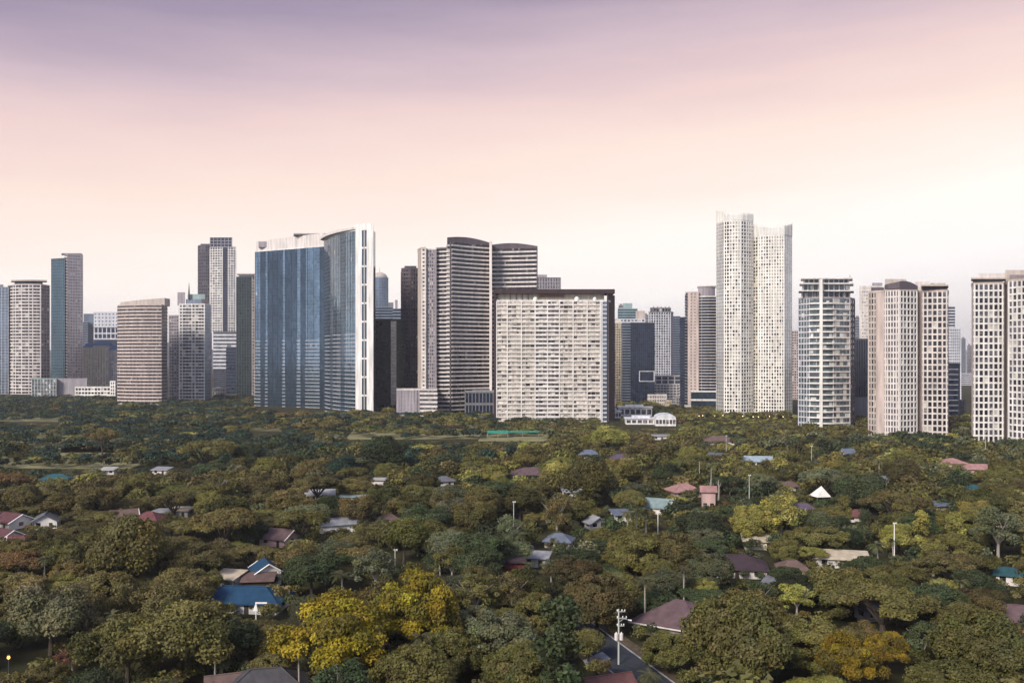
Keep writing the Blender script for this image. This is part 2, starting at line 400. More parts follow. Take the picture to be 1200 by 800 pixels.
    segment(t, [(line(P(198, D+6), P(210, D)), G_('mauve', .4, 1.3, -.25, .25, w=(5, 3, 1), frac=.65), 4)], 0, Z(370, D), 28, wall='mauve')
    segment(t, [(line(P(210, D-2), P(240, D-4)), G_('white', .8, 1.3, -.16, .2, mats=('g_bluegrey', 'g_mid', 'g_dark', 'g_pale'), w=(4, 4, 3, 1), frac=.78, pier_at=(0, 1, 4, 5, 8)), 8),
                (line(P(240, D-4), P(247, D+14)), C_('g_bluegrey', 'bluegrey'), 3)], 0, Z(357, D), 30, wall='mauve', top='white')
    roofbox(t, 208, 217, D+6, 12, Z(357, D), Z(342, D), 'mauve'); roofbox(t, 218, 236, D+8, 14, Z(356.9, D), Z(350, D), 'bluegrey')
    roofbox(t, 220, 240, D+10, 10, Z(350, D), Z(344, D), 'tealwall', 'roof_crown')
    o = P(221.5, D+7)-Vector((t.location.x, t.location.y)); mb = MB(); mb.tube([(o.x, o.y, Z(350, D)), (o.x, o.y, Z(340, D)), (o.x, o.y, Z(330, D))], [1.6, 1.0, .12]); mb.build('spire', 'darkgrey', t)
    # tall pair behind
    D = 1720; t = tower('residential_tower', 'tall white grid tower with a dark central glass stripe and a dark rear wing', 258, D)
    segment(t, [(arc(P(232, D+30), P(248, D+26), 5, 8), G_('plum', .5, 1.4, -.14, .18, mats=('g_navy', 'g_mid'), w=(5, 2), frac=.8), 8)], 0, Z(286, D), 44, wall='plum')
    roofbox(t, 235, 247, D+34, 12, Z(286, D), Z(283, D), 'darkgrey')
    segment(t, [(line(P(246, D), P(261, D-4)), G_('white', .7, 1.4, -.16, .2, mats=('g_dark', 'g_mid', 'g_pale'), w=(6, 3, 1), frac=.75), 5),
                (line(P(261, D-4), P(267, D-4)), C_('g_navy', 'plum', h=.2), 2),
                (line(P(267, D-4), P(276.5, D)), G_('white', .7, 1.4, -.16, .2, mats=('g_dark', 'g_mid', 'g_pale'), w=(6, 3, 1), frac=.75), 3)], Z(389, D), Z(290, D), 34, wall='mauve', top='mauve')
    segment(t, [(line(P(246, D), P(272, D)), C_('g_navy', 'mauve', h=.2, mull=(1.2, .3, 'mauve')), 6)], Z(289.6, D), Z(279, D), 3, wall='navy')
    segment(t, [(line(P(250, D-6), P(277, D-6)), B_('coolwhite', 'g_mid', .7, 0, .45), 6)], Z(432, D), Z(389.2, D), 10, wall='midgrey')
    segment(t, [(line(P(250, D-5), P(277, D-5)), B_('midgrey', 'g_navy', .4, 0, .2), 4)], 0, Z(432.3, D), 10, wall='navy', parapet=0)
    # lower dark ones
    D = 1500; t = tower('office_building', 'low dark grey building standing before the white banded podium', 271, D, 'building')
    segment(t, [(line(P(265, D), P(278, D)), C_('g_navy', 'midgrey'), 4)], 0, Z(407, D), 14, wall='darkgrey')
    roofbox(t, 266, 271, D+3, 6, Z(407, D), Z(404, D), 'midgrey')
    D = 1400; t = tower('office_tower', 'dark green glass tower with a pale strip beside the blue glass slab', 289, D)
    segment(t, [(line(P(277, D), P(295, D-4)), C_('g_green', 'darkgrey', mull=(.5, .3, 'darkgrey')), 6),
                (line(P(295, D-4), P(301, D)), G_('beige', .5, 1.4, -.3, .2, frac=.6), 2)], 0, Z(325, D), 38, wall='navy')
    roofbox(t, 280, 298, D+5, 14, Z(325, D), Z(321.5, D), 'midgrey'); roofbox(t, 278, 300, D+3, 16, Z(321.5, D), Z(320, D), 'beige', 'roof_canopy')

def T_mid():
    # ---- blue glass slab
    t = tower('office_tower', 'big blue glass slab with white crown and white end wall with slit windows', 370, 1000)
    O = Vector((t.location.x, t.location.y))
    zt = Z(295, 1130); bl = (.35, .3, 'bluegrey')
    glass = C_('g_blue', 'bluegrey', .14, .05)
    xs = [299, 305, 312, 316, 332, 335, 349, 352, 358, 366, 376, 380]
    def Dl(x): return 1130 + (x-299)/81*(1075-1130)
    runs = []
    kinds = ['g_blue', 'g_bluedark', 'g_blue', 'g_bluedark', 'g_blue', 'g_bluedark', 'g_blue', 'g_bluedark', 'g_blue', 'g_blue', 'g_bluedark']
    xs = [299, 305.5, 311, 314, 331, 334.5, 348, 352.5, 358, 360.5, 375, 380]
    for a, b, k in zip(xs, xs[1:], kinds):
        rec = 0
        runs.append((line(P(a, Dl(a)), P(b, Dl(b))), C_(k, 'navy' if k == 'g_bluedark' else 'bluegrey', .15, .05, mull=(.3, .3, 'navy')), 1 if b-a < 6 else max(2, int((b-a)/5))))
    zm = zt*.44
    low = [(p_, dict(s_, band=(.9 if s_['curtain'] == 'g_blue' else .2, 0, .11, 'coolwhite' if s_['curtain'] == 'g_blue' else 'navy')), n_) for p_, s_, n_ in runs]
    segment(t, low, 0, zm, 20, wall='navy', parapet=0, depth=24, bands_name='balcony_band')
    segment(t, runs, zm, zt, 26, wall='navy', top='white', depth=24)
    # crown of the left wing: white screen and flat canopy
    mb = MB(); pts = [p-O for p in line(P(300, 1131), P(380, 1077))]; nn = [Vector((0, -1))]*2
    poly = pts + [pts[1]+Vector((0, 20)), pts[0]+Vector((0, 20))]
    mb.prism(poly, zt+.1, lambda p: zt + 13.5 + (p[0]-pts[0].x)/(pts[1].x-pts[0].x)*3); mb.build('roof_crown', 'offwhite', t)
    roofbox(t, 344, 381, 1092, 20, zt+16.6, zt+18.2, 'grey', 'roof_canopy')
    roofbox(t, 303, 318, 1122, 6, zt+5, zt+12, 'mauve', 'louvre_panel')
    # right wing, bowed
    zr = Z(266, 940)
    q = arc(P(380, 1020), P(417, 938), 5, 9)
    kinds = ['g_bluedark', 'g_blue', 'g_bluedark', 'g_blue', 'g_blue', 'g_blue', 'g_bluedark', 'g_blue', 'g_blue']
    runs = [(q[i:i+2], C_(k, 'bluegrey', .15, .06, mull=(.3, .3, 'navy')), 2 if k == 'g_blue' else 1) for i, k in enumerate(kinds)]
    low = [(p_, dict(s_, band=(.9 if i % 3 else .3, 0, .12, 'coolwhite' if i % 3 else 'bluegrey')), n_) for i, (p_, s_, n_) in enumerate(runs)]
    zm = zr*.45
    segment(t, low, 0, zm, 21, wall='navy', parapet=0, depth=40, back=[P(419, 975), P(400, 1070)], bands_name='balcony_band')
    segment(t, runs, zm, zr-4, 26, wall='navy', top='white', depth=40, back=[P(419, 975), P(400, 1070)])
    # sweeping roof edge over the right wing
    pts = [p-O for p in arc(P(375, 1022), P(417, 936), 7, 9)]; back = [p-O for p in (P(419, 968), P(398, 1068))]
    mb = MB(); mb.prism(pts+back, zr-2.7, zr); mb.build('roof', 'offwhite', t)
    mb = MB(); pts2 = [p-O for p in arc(P(383, 1024), P(417, 946), 4, 9)]; mb.prism(pts2+[p-O for p in (P(419, 966), P(400, 1062))], zr, zr+3); mb.build('roof_edge', 'white', t)
    # white end wall with two slit columns
    a, b = P(416.6, 934), P(437.5, 926); zz = Z(262, 930); d = (b-a).normalized(); nv = Vector((d.y, -d.x))
    poly = [p-O for p in (a, b, b+Vector((-6.5, 44)), a+Vector((-6, 44)))]
    mb = MB(); mb.prism(poly, 0, zz); mb.build('end_wall', 'white', t)
    Lw = (b-a).length; fhh = (zz-8)/10
    for i in range(10):
        for s in (.41, .575):
            c = a + d*(Lw*s) - O; mb = MB(); mb.obox(c, d, nv, Lw*.05, -.1, .06, 3+i*fhh, 3+i*fhh+fhh*.9); mb.build('slit_window', 'g_bluedark', t)
    c = a + d*(Lw*.4925) - O; mb = MB(); mb.obox(c, d, nv, .25, -.1, .3, 3, zz-6); mb.build('fin', 'grey', t)
    mb = MB(); poly = [p-O for p in (b+Vector((.05, .4)), P(440, 938), P(440, 966), b+Vector((-6.3, 43.5)))]; mb.prism(poly, 0, zz-8); mb.build('side_glazing', 'g_bluedark', t)
    # ---- behind, right of the slab
    D = 1700; t = tower('office_tower', 'rounded blue glass far tower with a domed cap right of the blue slab', 447, D)
    segment(t, [(arc(P(434, D), P(455, D), 12, 8), C_('g_bluegrey', 'bluegrey', mull=(.5, .2, 'bluegrey')), 8)], 0, Z(326, D), 40, wall='bluegrey')
    c = P(445, D+8)-Vector((t.location.x, t.location.y))
    mb = MB(); z = Z(326, D)
    for k in range(5):
        r0 = 15*math.cos(k*.3); r1 = 15*math.cos((k+1)*.3); za = z+1.3+11*math.sin(k*.3); zb = z+1.3+11*math.sin((k+1)*.3)
        for j in range(14):
            A, B = 2*math.pi*j/14, 2*math.pi*(j+1)/14
            mb.quad((c.x+r0*math.cos(A), c.y+r0*math.sin(A), za), (c.x+r0*math.cos(B), c.y+r0*math.sin(B), za), (c.x+r1*math.cos(B), c.y+r1*math.sin(B), zb), (c.x+r1*math.cos(A), c.y+r1*math.sin(A), zb))
    mb.build('dome', 'beige', t); mb = MB(); mb.tube([(c.x, c.y, z+10), (c.x, c.y, z+22)], [.6, .2]); mb.build('mast', 'grey', t)
    D = 1900; t = tower('office_building', 'grey far building with roof plant between the blue dome tower and the dark plum tower', 466, D, 'building')
    segment(t, [(line(P(452, D), P(480, D)), B_('bluegrey', 'g_navy', .4), 6)], 0, Z(362, D), 24, wall='bluegrey')
    roofbox(t, 455, 461, D+10, 10, Z(362, D), Z(354, D), 'midgrey'); roofbox(t, 463, 466, D+10, 10, Z(362, D), Z(351, D), 'grey')
    D = 1450; t = tower('office_building', 'stepped grey blue building with horizontal strips above the dark green glass block', 455, D, 'building')
    segment(t, [(line(P(437, D), P(467, D)), B_('grey', 'g_navy', .5, 0, .45), 6)], 0, Z(376, D), 22, wall='grey')
    segment(t, [(line(P(437, D+8), P(460, D+8)), B_('bluegrey', 'g_navy', .4, 0, .4), 6)], Z(376, D), Z(360, D), 5, wall='bluegrey', depth=14)
    D = 1010; t = tower('office_building', 'black green mirror glass block with a pale reflection beside the white end wall', 456, D, 'building')
    segment(t, [(line(P(436, D), P(458, D-6)), C_('g_green', 'black', .1, .05), 6), (line(P(458, D-6), P(464.5, D-4)), C_('g_pale', 'black', .1, .05), 2),  # pale middle strip: a reflection streak put into the glass colour
                (line(P(464.5, D-4), P(475, D)), C_('g_green', 'black', .1, .05), 3)], 0, Z(376, D), 27, wall='black', top='black')
    # ---- plum tower
    D = 1060; t = tower('residential_tower', 'narrow dark plum apartment tower behind the banded pair', 481, D)
    segment(t, [(line(P(470.5, D+2), P(481, D-2)), G_('plum', .9, 1.3, -.25, .3, mats=('g_mid', 'g_dark'), w=(2, 5), frac=.7), 4),
                (line(P(481, D-2), P(493, D+4)), G_('plum', .6, 1.4, -.15, .15, frac=.75), 4)], 0, Z(315, D), 36, wall='plum')
    roofbox(t, 474, 488, D+5, 12, Z(315, D), Z(311, D), 'darkgrey')
    # ---- banded pair
    D = 960; t = tower('residential_tower', 'huge curved twin wing tower with white horizontal balcony bands and rounded brown roof caps', 555, D)
    O = Vector((t.location.x, t.location.y))
    segment(t, [(line(P(489.5, D+8), P(494, D-8)), BLANK, 1), (line(P(494, D-8), P(499, D-10)), G_('offwhite', .3, 1.2, -.3, .3, frac=.4), 1)], Z(458, D), Z(292, D), 36, wall='beige', depth=28)
    segment(t, [(line(P(499, D-7), P(510, D-8)), G_('mauve', .3, .8, -.2, .2, mats=('g_mid', 'g_dark', 'g_pale'), w=(4, 3, 2), frac=.8), 5), (line(P(510, D-8), P(511.5, D-12)), BLANK, 1)], Z(458, D), Z(293.5, D), 40, wall='mauve', top='offwhite', depth=26)
    bst = B_('offwhite', 'g_smoke', 1.5, 0, .34)
    segment(t, [(line(P(511.5, D-6), P(528, D-10)), bst, 4)], 0, Z(292, D), 40, wall='taupe', top='taupe', depth=26, bands_name='balcony_band')
    segment(t, [(line(P(524, D-9), P(530, D-12)), B_('beige', 'g_smoke', .8, 0, .34), 1), (arc(P(530, D-12), P(575, D+16), -2.2, 12), bst, 12)], 0, Z(285, D), 41, wall='taupe', depth=26, bands_name='balcony_band', parapet=0)
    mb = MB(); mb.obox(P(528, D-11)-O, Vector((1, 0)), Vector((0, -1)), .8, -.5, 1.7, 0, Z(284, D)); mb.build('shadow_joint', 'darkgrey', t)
    # rounded cap
    def cap(a, b, D1, D2, dep, z, rise, m):
        pts = [p-O for p in arc(P(a, D1), P(b, D2), -2.0, 12)]
        x0, x1 = pts[0].x, pts[-1].x
        poly = pts + [p-O for p in (P(b, D2+dep), P(a, D1+dep))]
        mb = MB(); mb.prism(poly, z, lambda p: z + 1.5 + rise*math.sin(math.pi*min(1, max(0, (p[0]-x0)/(x1-x0))*.75+.2))); mb.build('roof_cap', m, t)
    cap(524, 575, D-12, D+16, 26, Z(284.9, D), 5.2, 'plum')
    segment(t, [(line(P(573.5, D+6), P(576.5, D+4)), BLANK, 1)], 0, Z(283, D), 40, wall='offwhite', depth=20)
    segment(t, [(arc(P(576.5, D+26), P(628, D+18), -1.5, 12), B_('offwhite', 'g_smoke', 1.4, 0, .36), 12), (line(P(628, D+18), P(630, D+22)), BLANK, 1)], 0, Z(288, D), 38, wall='taupe', depth=26, bands_name='balcony_band', parapet=0)
    cap(576.5, 630, D+25, D+21, 26, Z(287.9, D), 4.6, 'plum')
    # podiums
    segment(t, [(line(P(465, D-30), P(492, D-34)), G_('mauve', .4, 3.2, -.1, .1, mats=('g_dark', 'g_mid'), w=(2, 2), frac=.5), 7), (line(P(492, D-34), P(512, D-36)), B_('offwhite', 'g_mid', .5, 0, .5), 4)], 0, Z(457, D-34), 6, wall='grey', top='offwhite', depth=30)
    segment(t, [(line(P(545, D-36), P(582, D-34)), G_('midgrey', .3, .9, -.1, .1, mats=('g_navy',), w=(1,), frac=.8), 9)], 0, Z(459, D-36), 2, wall='midgrey', top='grey', depth=40)
    # ---- grey roof behind
    D = 1350; t = tower('office_building', 'grey stepped rooftop showing above the ivory slab block', 643, D, 'building')
    segment(t, [(line(P(626, D), P(657, D)), G_('mauve', .4, 1.6, -.1, .1, mats=('g_mid',), w=(1,), frac=.86), 10)], 0, Z(326, D), 34, wall='mauve', top='plum')
    roofbox(t, 628, 641, D+4, 12, Z(326, D), Z(321.5, D), 'mauve')
    # ---- ivory slab
    D = 840; t = tower('apartment_slab', 'broad ivory slab of flats with deep balconies, dark brown roof edge and dark side wall', 650, D, 'apartment block')
    O = Vector((t.location.x, t.location.y))
    zt = Z(353, D)
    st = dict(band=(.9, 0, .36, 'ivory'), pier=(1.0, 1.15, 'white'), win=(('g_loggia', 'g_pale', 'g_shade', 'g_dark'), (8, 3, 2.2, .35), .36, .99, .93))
    bays = [581.5, 594, 610.5, 626.5, 641, 655, 671, 687.5, 703]
    runs = []
    for a, b in zip(bays, bays[1:]): runs.append((line(P(a, D), P(b, D-2)) if False else line(P(a, D), P(b, D)), st, 3 if b-a > 13 else 2))
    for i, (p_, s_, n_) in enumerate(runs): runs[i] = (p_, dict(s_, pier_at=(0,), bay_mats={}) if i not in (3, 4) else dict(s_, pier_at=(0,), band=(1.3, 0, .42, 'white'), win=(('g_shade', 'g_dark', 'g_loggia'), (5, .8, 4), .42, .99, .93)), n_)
    runs.append((line(P(703, D), P(706, D)), dict(pier=(1.0, 1.15, 'white')), 1))
    runs.append((line(P(706, D), P(711.5, D)), dict(curtain='g_bluegrey', band=(.3, 0, .3, 'coolwhite')), 1))
    runs.append((line(P(711.5, D), P(713, D)), BLANK, 1))
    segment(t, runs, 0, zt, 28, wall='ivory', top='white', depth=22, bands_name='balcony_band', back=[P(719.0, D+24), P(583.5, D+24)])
    # dark side wall with small openings (faces right) and roof frame
    a, b = P(712.6, D-1.2), P(720.5, D+26); d = (b-a).normalized(); nv = Vector((d.y, -d.x)); zf = Z(344, D)
    mb = MB(); mb.prism([p-O for p in (a, b, b-nv*1.2, a-nv*1.2)], 0, zf); mb.build('side_wall', 'brown', t)
    for i in range(28):
        mb = MB(); c = a+d*((b-a).length*.62)-O; mb.obox(c, d, nv, 1.8, -.05, .5, 3+i*(zf-10)/28, 3+i*(zf-10)/28+1.1); mb.build('balcony', 'plum', t)
    mb = MB(); c0, c1 = P(578.5, D-2.2)-O, P(720.6, D-2.2)-O; mb.box(c0.x, c1.x, c0.y, c0.y+30, zf, Z(339, D)); mb.build('roof', 'brown', t)
    mb = MB(); c0 = P(578.8, D-1.4)-O; c1 = P(581.3, D-1.4)-O; mb.box(c0.x, c1.x, c0.y, c0.y+26, 0, zf); mb.build('side_frame', 'brown', t)
    c0, c1 = P(584, D+5)-O, P(708, D+5)-O; mb = MB(); mb.box(c0.x, c1.x, c0.y, c0.y+16, zt, zf); mb.build('penthouse', 'cream', t)
    for px, r in ((627.5, 2.2), (676, 2.4), (697, 2.0)):
        mb = MB(); c = P(px, D+1.5)-O; n = 12
        for k in range(5):
            t0, t1 = math.pi/2*k/5, math.pi/2*(k+1)/5
            for j in range(n):
                A, B = 2*math.pi*j/n, 2*math.pi*(j+1)/n
                f = lambda th, ph: (c.x+r*math.cos(th)*math.cos(ph), c.y+r*math.cos(th)*math.sin(ph), zt+2.0+r*1.1*math.sin(th))
                mb.quad(f(t0, A), f(t0, B), f(t1, B), f(t1, A))
        mb.tube([(c.x, c.y, zt), (c.x, c.y, zt+2.0)], r, 12); mb.build('water_tank', 'purewhite', t)
    for px in (598, 605, 612, 619):
        mb = MB(); c = P(px, D+4.8)-O; mb.box(c.x-.25, c.x+.25, c.y-.4, c.y, zt+.1, zf-.1); mb.build('post', 'brown', t)
    mb = MB(); c0, c1 = P(632, D+2)-O, P(661, D+2)-O; mb.box(c0.x, c1.x, c0.y, c0.y+2.6, zf-3, zf-1.2); mb.build('rooftop_awning', 'brick', t)

def T_right():
    # ---- gap between slab and twins
    D = 1800; t = tower('office_tower', 'far pale teal topped tower right of the ivory slab', 736, D)
    segment(t, [(line(P(724, D), P(747, D)), B_('tealwall', 'g_teal', .4, 0, .3), 6)], 0, Z(362, D), 30, wall='tealwall')
    roofbox(t, 730, 741, D+6, 14, Z(362, D), Z(355, D), 'tealwall', 'roof_crown')
    D = 1700; t = tower('apartment_block', 'pale stepped far block with white roof plant beside the navy glass block', 742, D, 'building')
    segment(t, [(line(P(718, D), P(756, D)), G_('coolwhite', .4, 1.6, -.2, .2, frac=.6), 9)], 0, Z(374, D), 26, wall='coolwhite')
    roofbox(t, 745, 756, D+4, 12, Z(374, D), Z(364, D), 'beige')
    D = 1180; t = tower('residential_tower', 'narrow cream apartment tower squeezed against the dark side of the ivory slab', 724, D)
    segment(t, [(line(P(717, D), P(729.5, D)), G_('sand', .6, 1.1, -.2, .25, frac=.7), 5)], 0, Z(379, D), 32, wall='sand')
    roofbox(t, 719, 728, D+4, 8, Z(379, D), Z(375, D), 'offwhite')
    D = 1130; t = tower('residential_tower', 'slim grey blue balcony tower just left of the navy glass block', 734, D)
    segment(t, [(line(P(729, D), P(739.5, D)), B_('bluegrey', 'g_navy', 1.0, 0, .42), 3)], 0, Z(379, D), 30, wall='bluegrey', bands_name='balcony_band')
    D = 1120; t = tower('office_building', 'navy mirror glass office block with a white rectangular outline on its front', 753, D, 'office building')
    O = Vector((t.location.x, t.location.y))
    segment(t, [(line(P(739, D), P(767, D)), C_('g_navy', 'navy', .12, .06, mull=(.25, .12, 'navy')), 12)], 0, Z(379, D), 26, wall='navy', top='black')
    a, b = P(749, D-1.2)-O, P(767, D-1.2)-O; z0, z1 = Z(447, D), Z(434.5, D)
    mb = MB()
    mb.box(a.x, b.x, a.y, a.y+.8, z1-.9, z1); mb.box(a.x, b.x, a.y, a.y+.8, z0, z0+.9); mb.box(a.x, a.x+.9, a.y, a.y+.8, z0+.9, z1-.9); mb.box(b.x-.9, b.x, a.y, a.y+.8, z0+.9, z1-.9)
    mb.build('white_outline', 'coolwhite', t)
    D = 1350; t = tower('residential_tower', 'grey white lattice tower with dark corner edges beside the navy block', 774, D)
    segment(t, [(line(P(760, D+2), P(786, D)), G_('coolwhite', .6, 1.1, -.12, .14, mats=('g_mid', 'g_dark', 'g_bluegrey'), w=(3, 4, 2), frac=.8), 9), (line(P(786, D), P(789, D+8)), BLANK, 1)], 0, Z(366, D), 34, wall='mauve', top='midgrey')
    segment(t, [(line(P(762, D+4), P(786, D+4)), G_('midgrey', .4, 1.4, -.1, .1, frac=.7), 7)], Z(366, D)+1.3, Z(361, D), 1, wall='midgrey', depth=16)
    for px in (766, 771, 775, 780, 784):
        c = P(px, D+8)-Vector((t.location.x, t.location.y)); mb = MB(); mb.box(c.x-.8, c.x+.8, c.y, c.y+2, Z(361, D), Z(358.5, D)); mb.build('roof_vent', 'grey', t)
    D = 1600; t = tower('office_tower', 'hazy grey blue sliver tower behind the lattice tower', 791, D)
    segment(t, [(line(P(785, D), P(797, D)), B_('bluegrey', 'g_navy', .4), 4)], 0, Z(371, D), 32, wall='bluegrey')
    D = 1750; t = tower('office_tower', 'low dark blue hazy tower in the gap left of the pink banded tower', 796, D)
    segment(t, [(line(P(790, D), P(802, D)), B_('navy', 'g_navy', .4), 4)], 0, Z(402, D), 28, wall='navy')
    D = 1170; t = tower('car_park_building', 'white low building with open decks at the foot of the lattice tower', 786, D, 'building')
    segment(t, [(line(P(766, D), P(804, D)), B_('white', 'g_mid', .8, 0, .45, pier=(.8, .9, 'white')), 10)], 0, Z(451, D), 7, wall='offwhite', depth=26)
    segment(t, [(line(P(768, D+4), P(798, D+4)), G_('white', .3, 1.0, -.1, .1, mats=('g_bluegrey',), w=(1,), frac=.8), 4)], Z(451, D)+1.3, Z(441, D), 2, wall='offwhite', depth=18)
    # ---- pink banded tower with drum
    D = 1060; t = tower('residential_tower', 'pale pink tower with dark balconies and roof drum left of the white twins', 822, D)
    segment(t, [(line(P(797, D+14), P(804.5, D+10)), B_('navy', 'g_navy', .8, 0, .3), 3)], 0, Z(372, D), 32, wall='navy', depth=20)
    segment(t, [(line(P(803.5, D+6), P(806, D)), B_('midgrey', 'g_dark', 1.0, 0, .4), 1), (line(P(806, D), P(818.5, D-3)), G_('rose', .25, 3.4, -.32, .3, mats=('g_mid', 'g_dark'), w=(1, 1), frac=.5, pier_at=(0, 2)), 2)], 0, Z(343, D), 38, wall='rose', depth=24)
    segment(t, [(arc(P(818.5, D-1), P(841, D-4), 2, 6), B_('offwhite', 'g_navy', 1.2, 0, .22, pier=(.8, .6, 'midgrey'), pier_at=(0, 1, 6)), 6)], 0, Z(348, D), 38, wall='navy', top='offwhite', depth=24, bands_name='balcony_band')
    roofbox(t, 818, 838, D+4, 14, Z(348, D), Z(336, D), 'mauve', 'roof_drum', bulge=5); roofbox(t, 817, 839, D+3, 15, Z(336, D), Z(334.6, D), 'offwhite', 'roof_canopy', bulge=5)
    segment(t, [(line(P(810, D-20), P(842, D-24)), C_('g_bluedark', 'white', .5, .2), 8)], 0, Z(459, D-22), 2, wall='white', top='white', depth=20)
    # ---- white twins
    def twin(label, px, L_, z, D, corner_left, crown):
        t = tower('residential_tower', label, px, D, 'tower', 'tall white twin towers'); O = Vector((t.location.x, t.location.y))
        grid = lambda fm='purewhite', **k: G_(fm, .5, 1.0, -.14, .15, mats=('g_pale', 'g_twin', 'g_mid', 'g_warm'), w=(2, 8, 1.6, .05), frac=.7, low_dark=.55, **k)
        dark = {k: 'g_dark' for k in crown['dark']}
        runs = []
        for pts, n, kind in L_:
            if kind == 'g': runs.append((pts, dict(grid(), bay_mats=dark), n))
            elif kind == 'b': runs.append((pts, G_('cream', .35, .7, -.14, .16, mats=('g_dark', 'g_mid', 'g_pale'), w=(5, 2, 1), frac=.7), n))
            else: runs.append((pts, C_('g_silver', 'white', .2, .1, mull=(.35, .3, 'white')), n))
        segment(t, runs, 0, z, 54, wall='cream', top='white', depth=30)
        # crown: tall pale glass screen stiffened by fins
        full = []
        for pts, n, kind in L_: full += [Vector(p) for p in pts][0 if not full else 1:]
        fr, ln = resample(full, 36)
        zt = crown['z']
        mb = MB(); n_ = len(fr)
        for k in range(n_-1):
            (a, d, nv), (b, d2, nv2) = fr[k], fr[k+1]; a = a-O; b = b-O
            za, zb = zt(k/(n_-1)), zt((k+1)/(n_-1))
            mb.hexa([(a.x, a.y, z+1.3), (b.x, b.y, z+1.3), (b.x, b.y+.4, z+1.3), (a.x, a.y+.4, z+1.3)], [(a.x, a.y, za-1.2), (b.x, b.y, zb-1.2), (b.x, b.y+.4, zb-1.2), (a.x, a.y+.4, za-1.2)])
        mb.build('crown_screen', 'g_crown', t)
        for k in range(0, n_):
            c, d, nv = fr[k]; c = c-O; h = zt(k/(n_-1)) + (1.0 if k % 3 else 2.4)
            mb = MB(); mb.obox(c, d, nv, .3, -.1, .5, z+1.3, h); mb.build('crown_fin', 'purewhite', t)
        c = P(px, D+14)-O; mb = MB(); mb.box(c.x-9, c.x+9, c.y-6, c.y+8, z, z+9); mb.build('roof_plant_room', 'offwhite', t)
        return t
    D = 932
    za = Z(260, D)
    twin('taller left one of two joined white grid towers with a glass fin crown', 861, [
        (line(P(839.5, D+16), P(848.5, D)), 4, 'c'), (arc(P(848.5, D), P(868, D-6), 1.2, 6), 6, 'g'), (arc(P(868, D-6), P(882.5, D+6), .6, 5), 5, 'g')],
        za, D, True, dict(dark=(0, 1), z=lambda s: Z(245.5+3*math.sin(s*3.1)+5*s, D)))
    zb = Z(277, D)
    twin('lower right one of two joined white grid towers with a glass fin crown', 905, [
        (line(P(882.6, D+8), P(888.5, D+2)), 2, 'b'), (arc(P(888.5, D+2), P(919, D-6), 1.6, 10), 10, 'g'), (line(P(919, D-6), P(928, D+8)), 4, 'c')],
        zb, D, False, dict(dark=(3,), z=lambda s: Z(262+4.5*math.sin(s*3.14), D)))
    # ---- sliver
    D = 1300; t = tower('residential_tower', 'narrow pale brick red and white grid tower between the twins and the balcony tower', 934, D)
    segment(t, [(line(P(925, D), P(944, D)), G_('rose', .5, 1.2, -.2, .2, frac=.7), 7)], 0, Z(388, D), 26, wall='rose')
    # ---- balcony tower
    D = 755; t = tower('residential_tower', 'white balcony tower with pale aqua glass and wide stepped top terraces', 968, D)
    O = Vector((t.location.x, t.location.y))
    zt = Z(350, D)
    bb = lambda o, m='white': B_(m, 'g_aqua', o, 0, .26)
    segment(t, [(line(P(935.8, D+8), P(949, D-2)), G_('coolwhite', .5, .5, 0, .2, mats=('g_aqua', 'g_mid'), w=(4, 1), frac=.88), 4),
                (arc(P(949, D-2), P(976, D-6), 2.5, 8), bb(1.6), 8),
                (line(P(976, D-6), P(996, D)), G_('offwhite', .6, .5, 0, .26, mats=('g_aqua', 'g_mid', 'g_pale'), w=(4, 1, 2), frac=.9, pier_at=(0, 5)), 5),
                (line(P(996, D), P(1001.5, D+14)), G_('plum', .4, 1.2, -.2, .2, frac=.5), 2)], 0, zt, 23, wall='mauve', depth=24, bands_name='balcony_band')
    mb = MB(); mb.obox(P(961.5, D-6)-O, Vector((1, 0)), Vector((0, -1)), 1.0, -.6, 2.4, 0, Z(328, D)); mb.build('central_fin', 'purewhite', t)
    for i, (a, b, y0, y1) in enumerate(((936.5, 1000, 349, 341.5), (937.5, 999.5, 340.4, 333), (939, 998.5, 331.6, 327))):
        segment(t, [(line(P(a+3, D+3), P(b-4, D+3)), dict(curtain='g_aqua', pier=(.9, .3, 'white')), 9)], Z(y0, D), Z(y1, D), 1, wall='mauve', depth=18, parapet=0)
        roofbox(t, a-.6, b+.6, D-3, 26, Z(y1, D), Z(y1-1.3, D), 'white', 'terrace_slab')
    c = P(996, D+8)-O; mb = MB(); mb.tube([(c.x, c.y, Z(326, D)), (c.x, c.y, Z(321, D))], .3); mb.build('mast', 'grey', t)
    # ---- behind
    D = 1020; t = tower('residential_tower', 'plain white far tower with tiny windows between the balcony tower and the punched window pair', 1020, D)
    segment(t, [(line(P(1007.5, D), P(1022, D-2)), G_('offwhite', .2, 1.2, -.25, .25, mats=('g_mid', 'g_pale'), w=(3, 3), frac=.5), 6), (line(P(1022, D-2), P(1034, D)), G_('white', .2, 1.2, -.25, .25, mats=('g_mid', 'g_pale'), w=(2, 3), frac=.5), 5)], 0, Z(336, D), 36, wall='offwhite')
    roofbox(t, 1022, 1034, D+4, 12, Z(336, D), Z(331, D), 'mauve')
    D = 860; t = tower('office_building', 'dark grey block with vertical ribs over a plain grey base right of the balcony tower', 1010, D, 'building')
    segment(t, [(line(P(1000, D), P(1020, D)), dict(curtain='g_navy', pier=(.8, .6, 'darkgrey'), pier_name='rib'), 7)], Z(465, D), Z(398, D), 12, wall='darkgrey')
    segment(t, [(line(P(999, D-4), P(1021, D-4)), dict(pier=(.4, .1, 'midgrey')), 5)], 0, Z(465.2, D), 2, wall='midgrey', parapet=0)
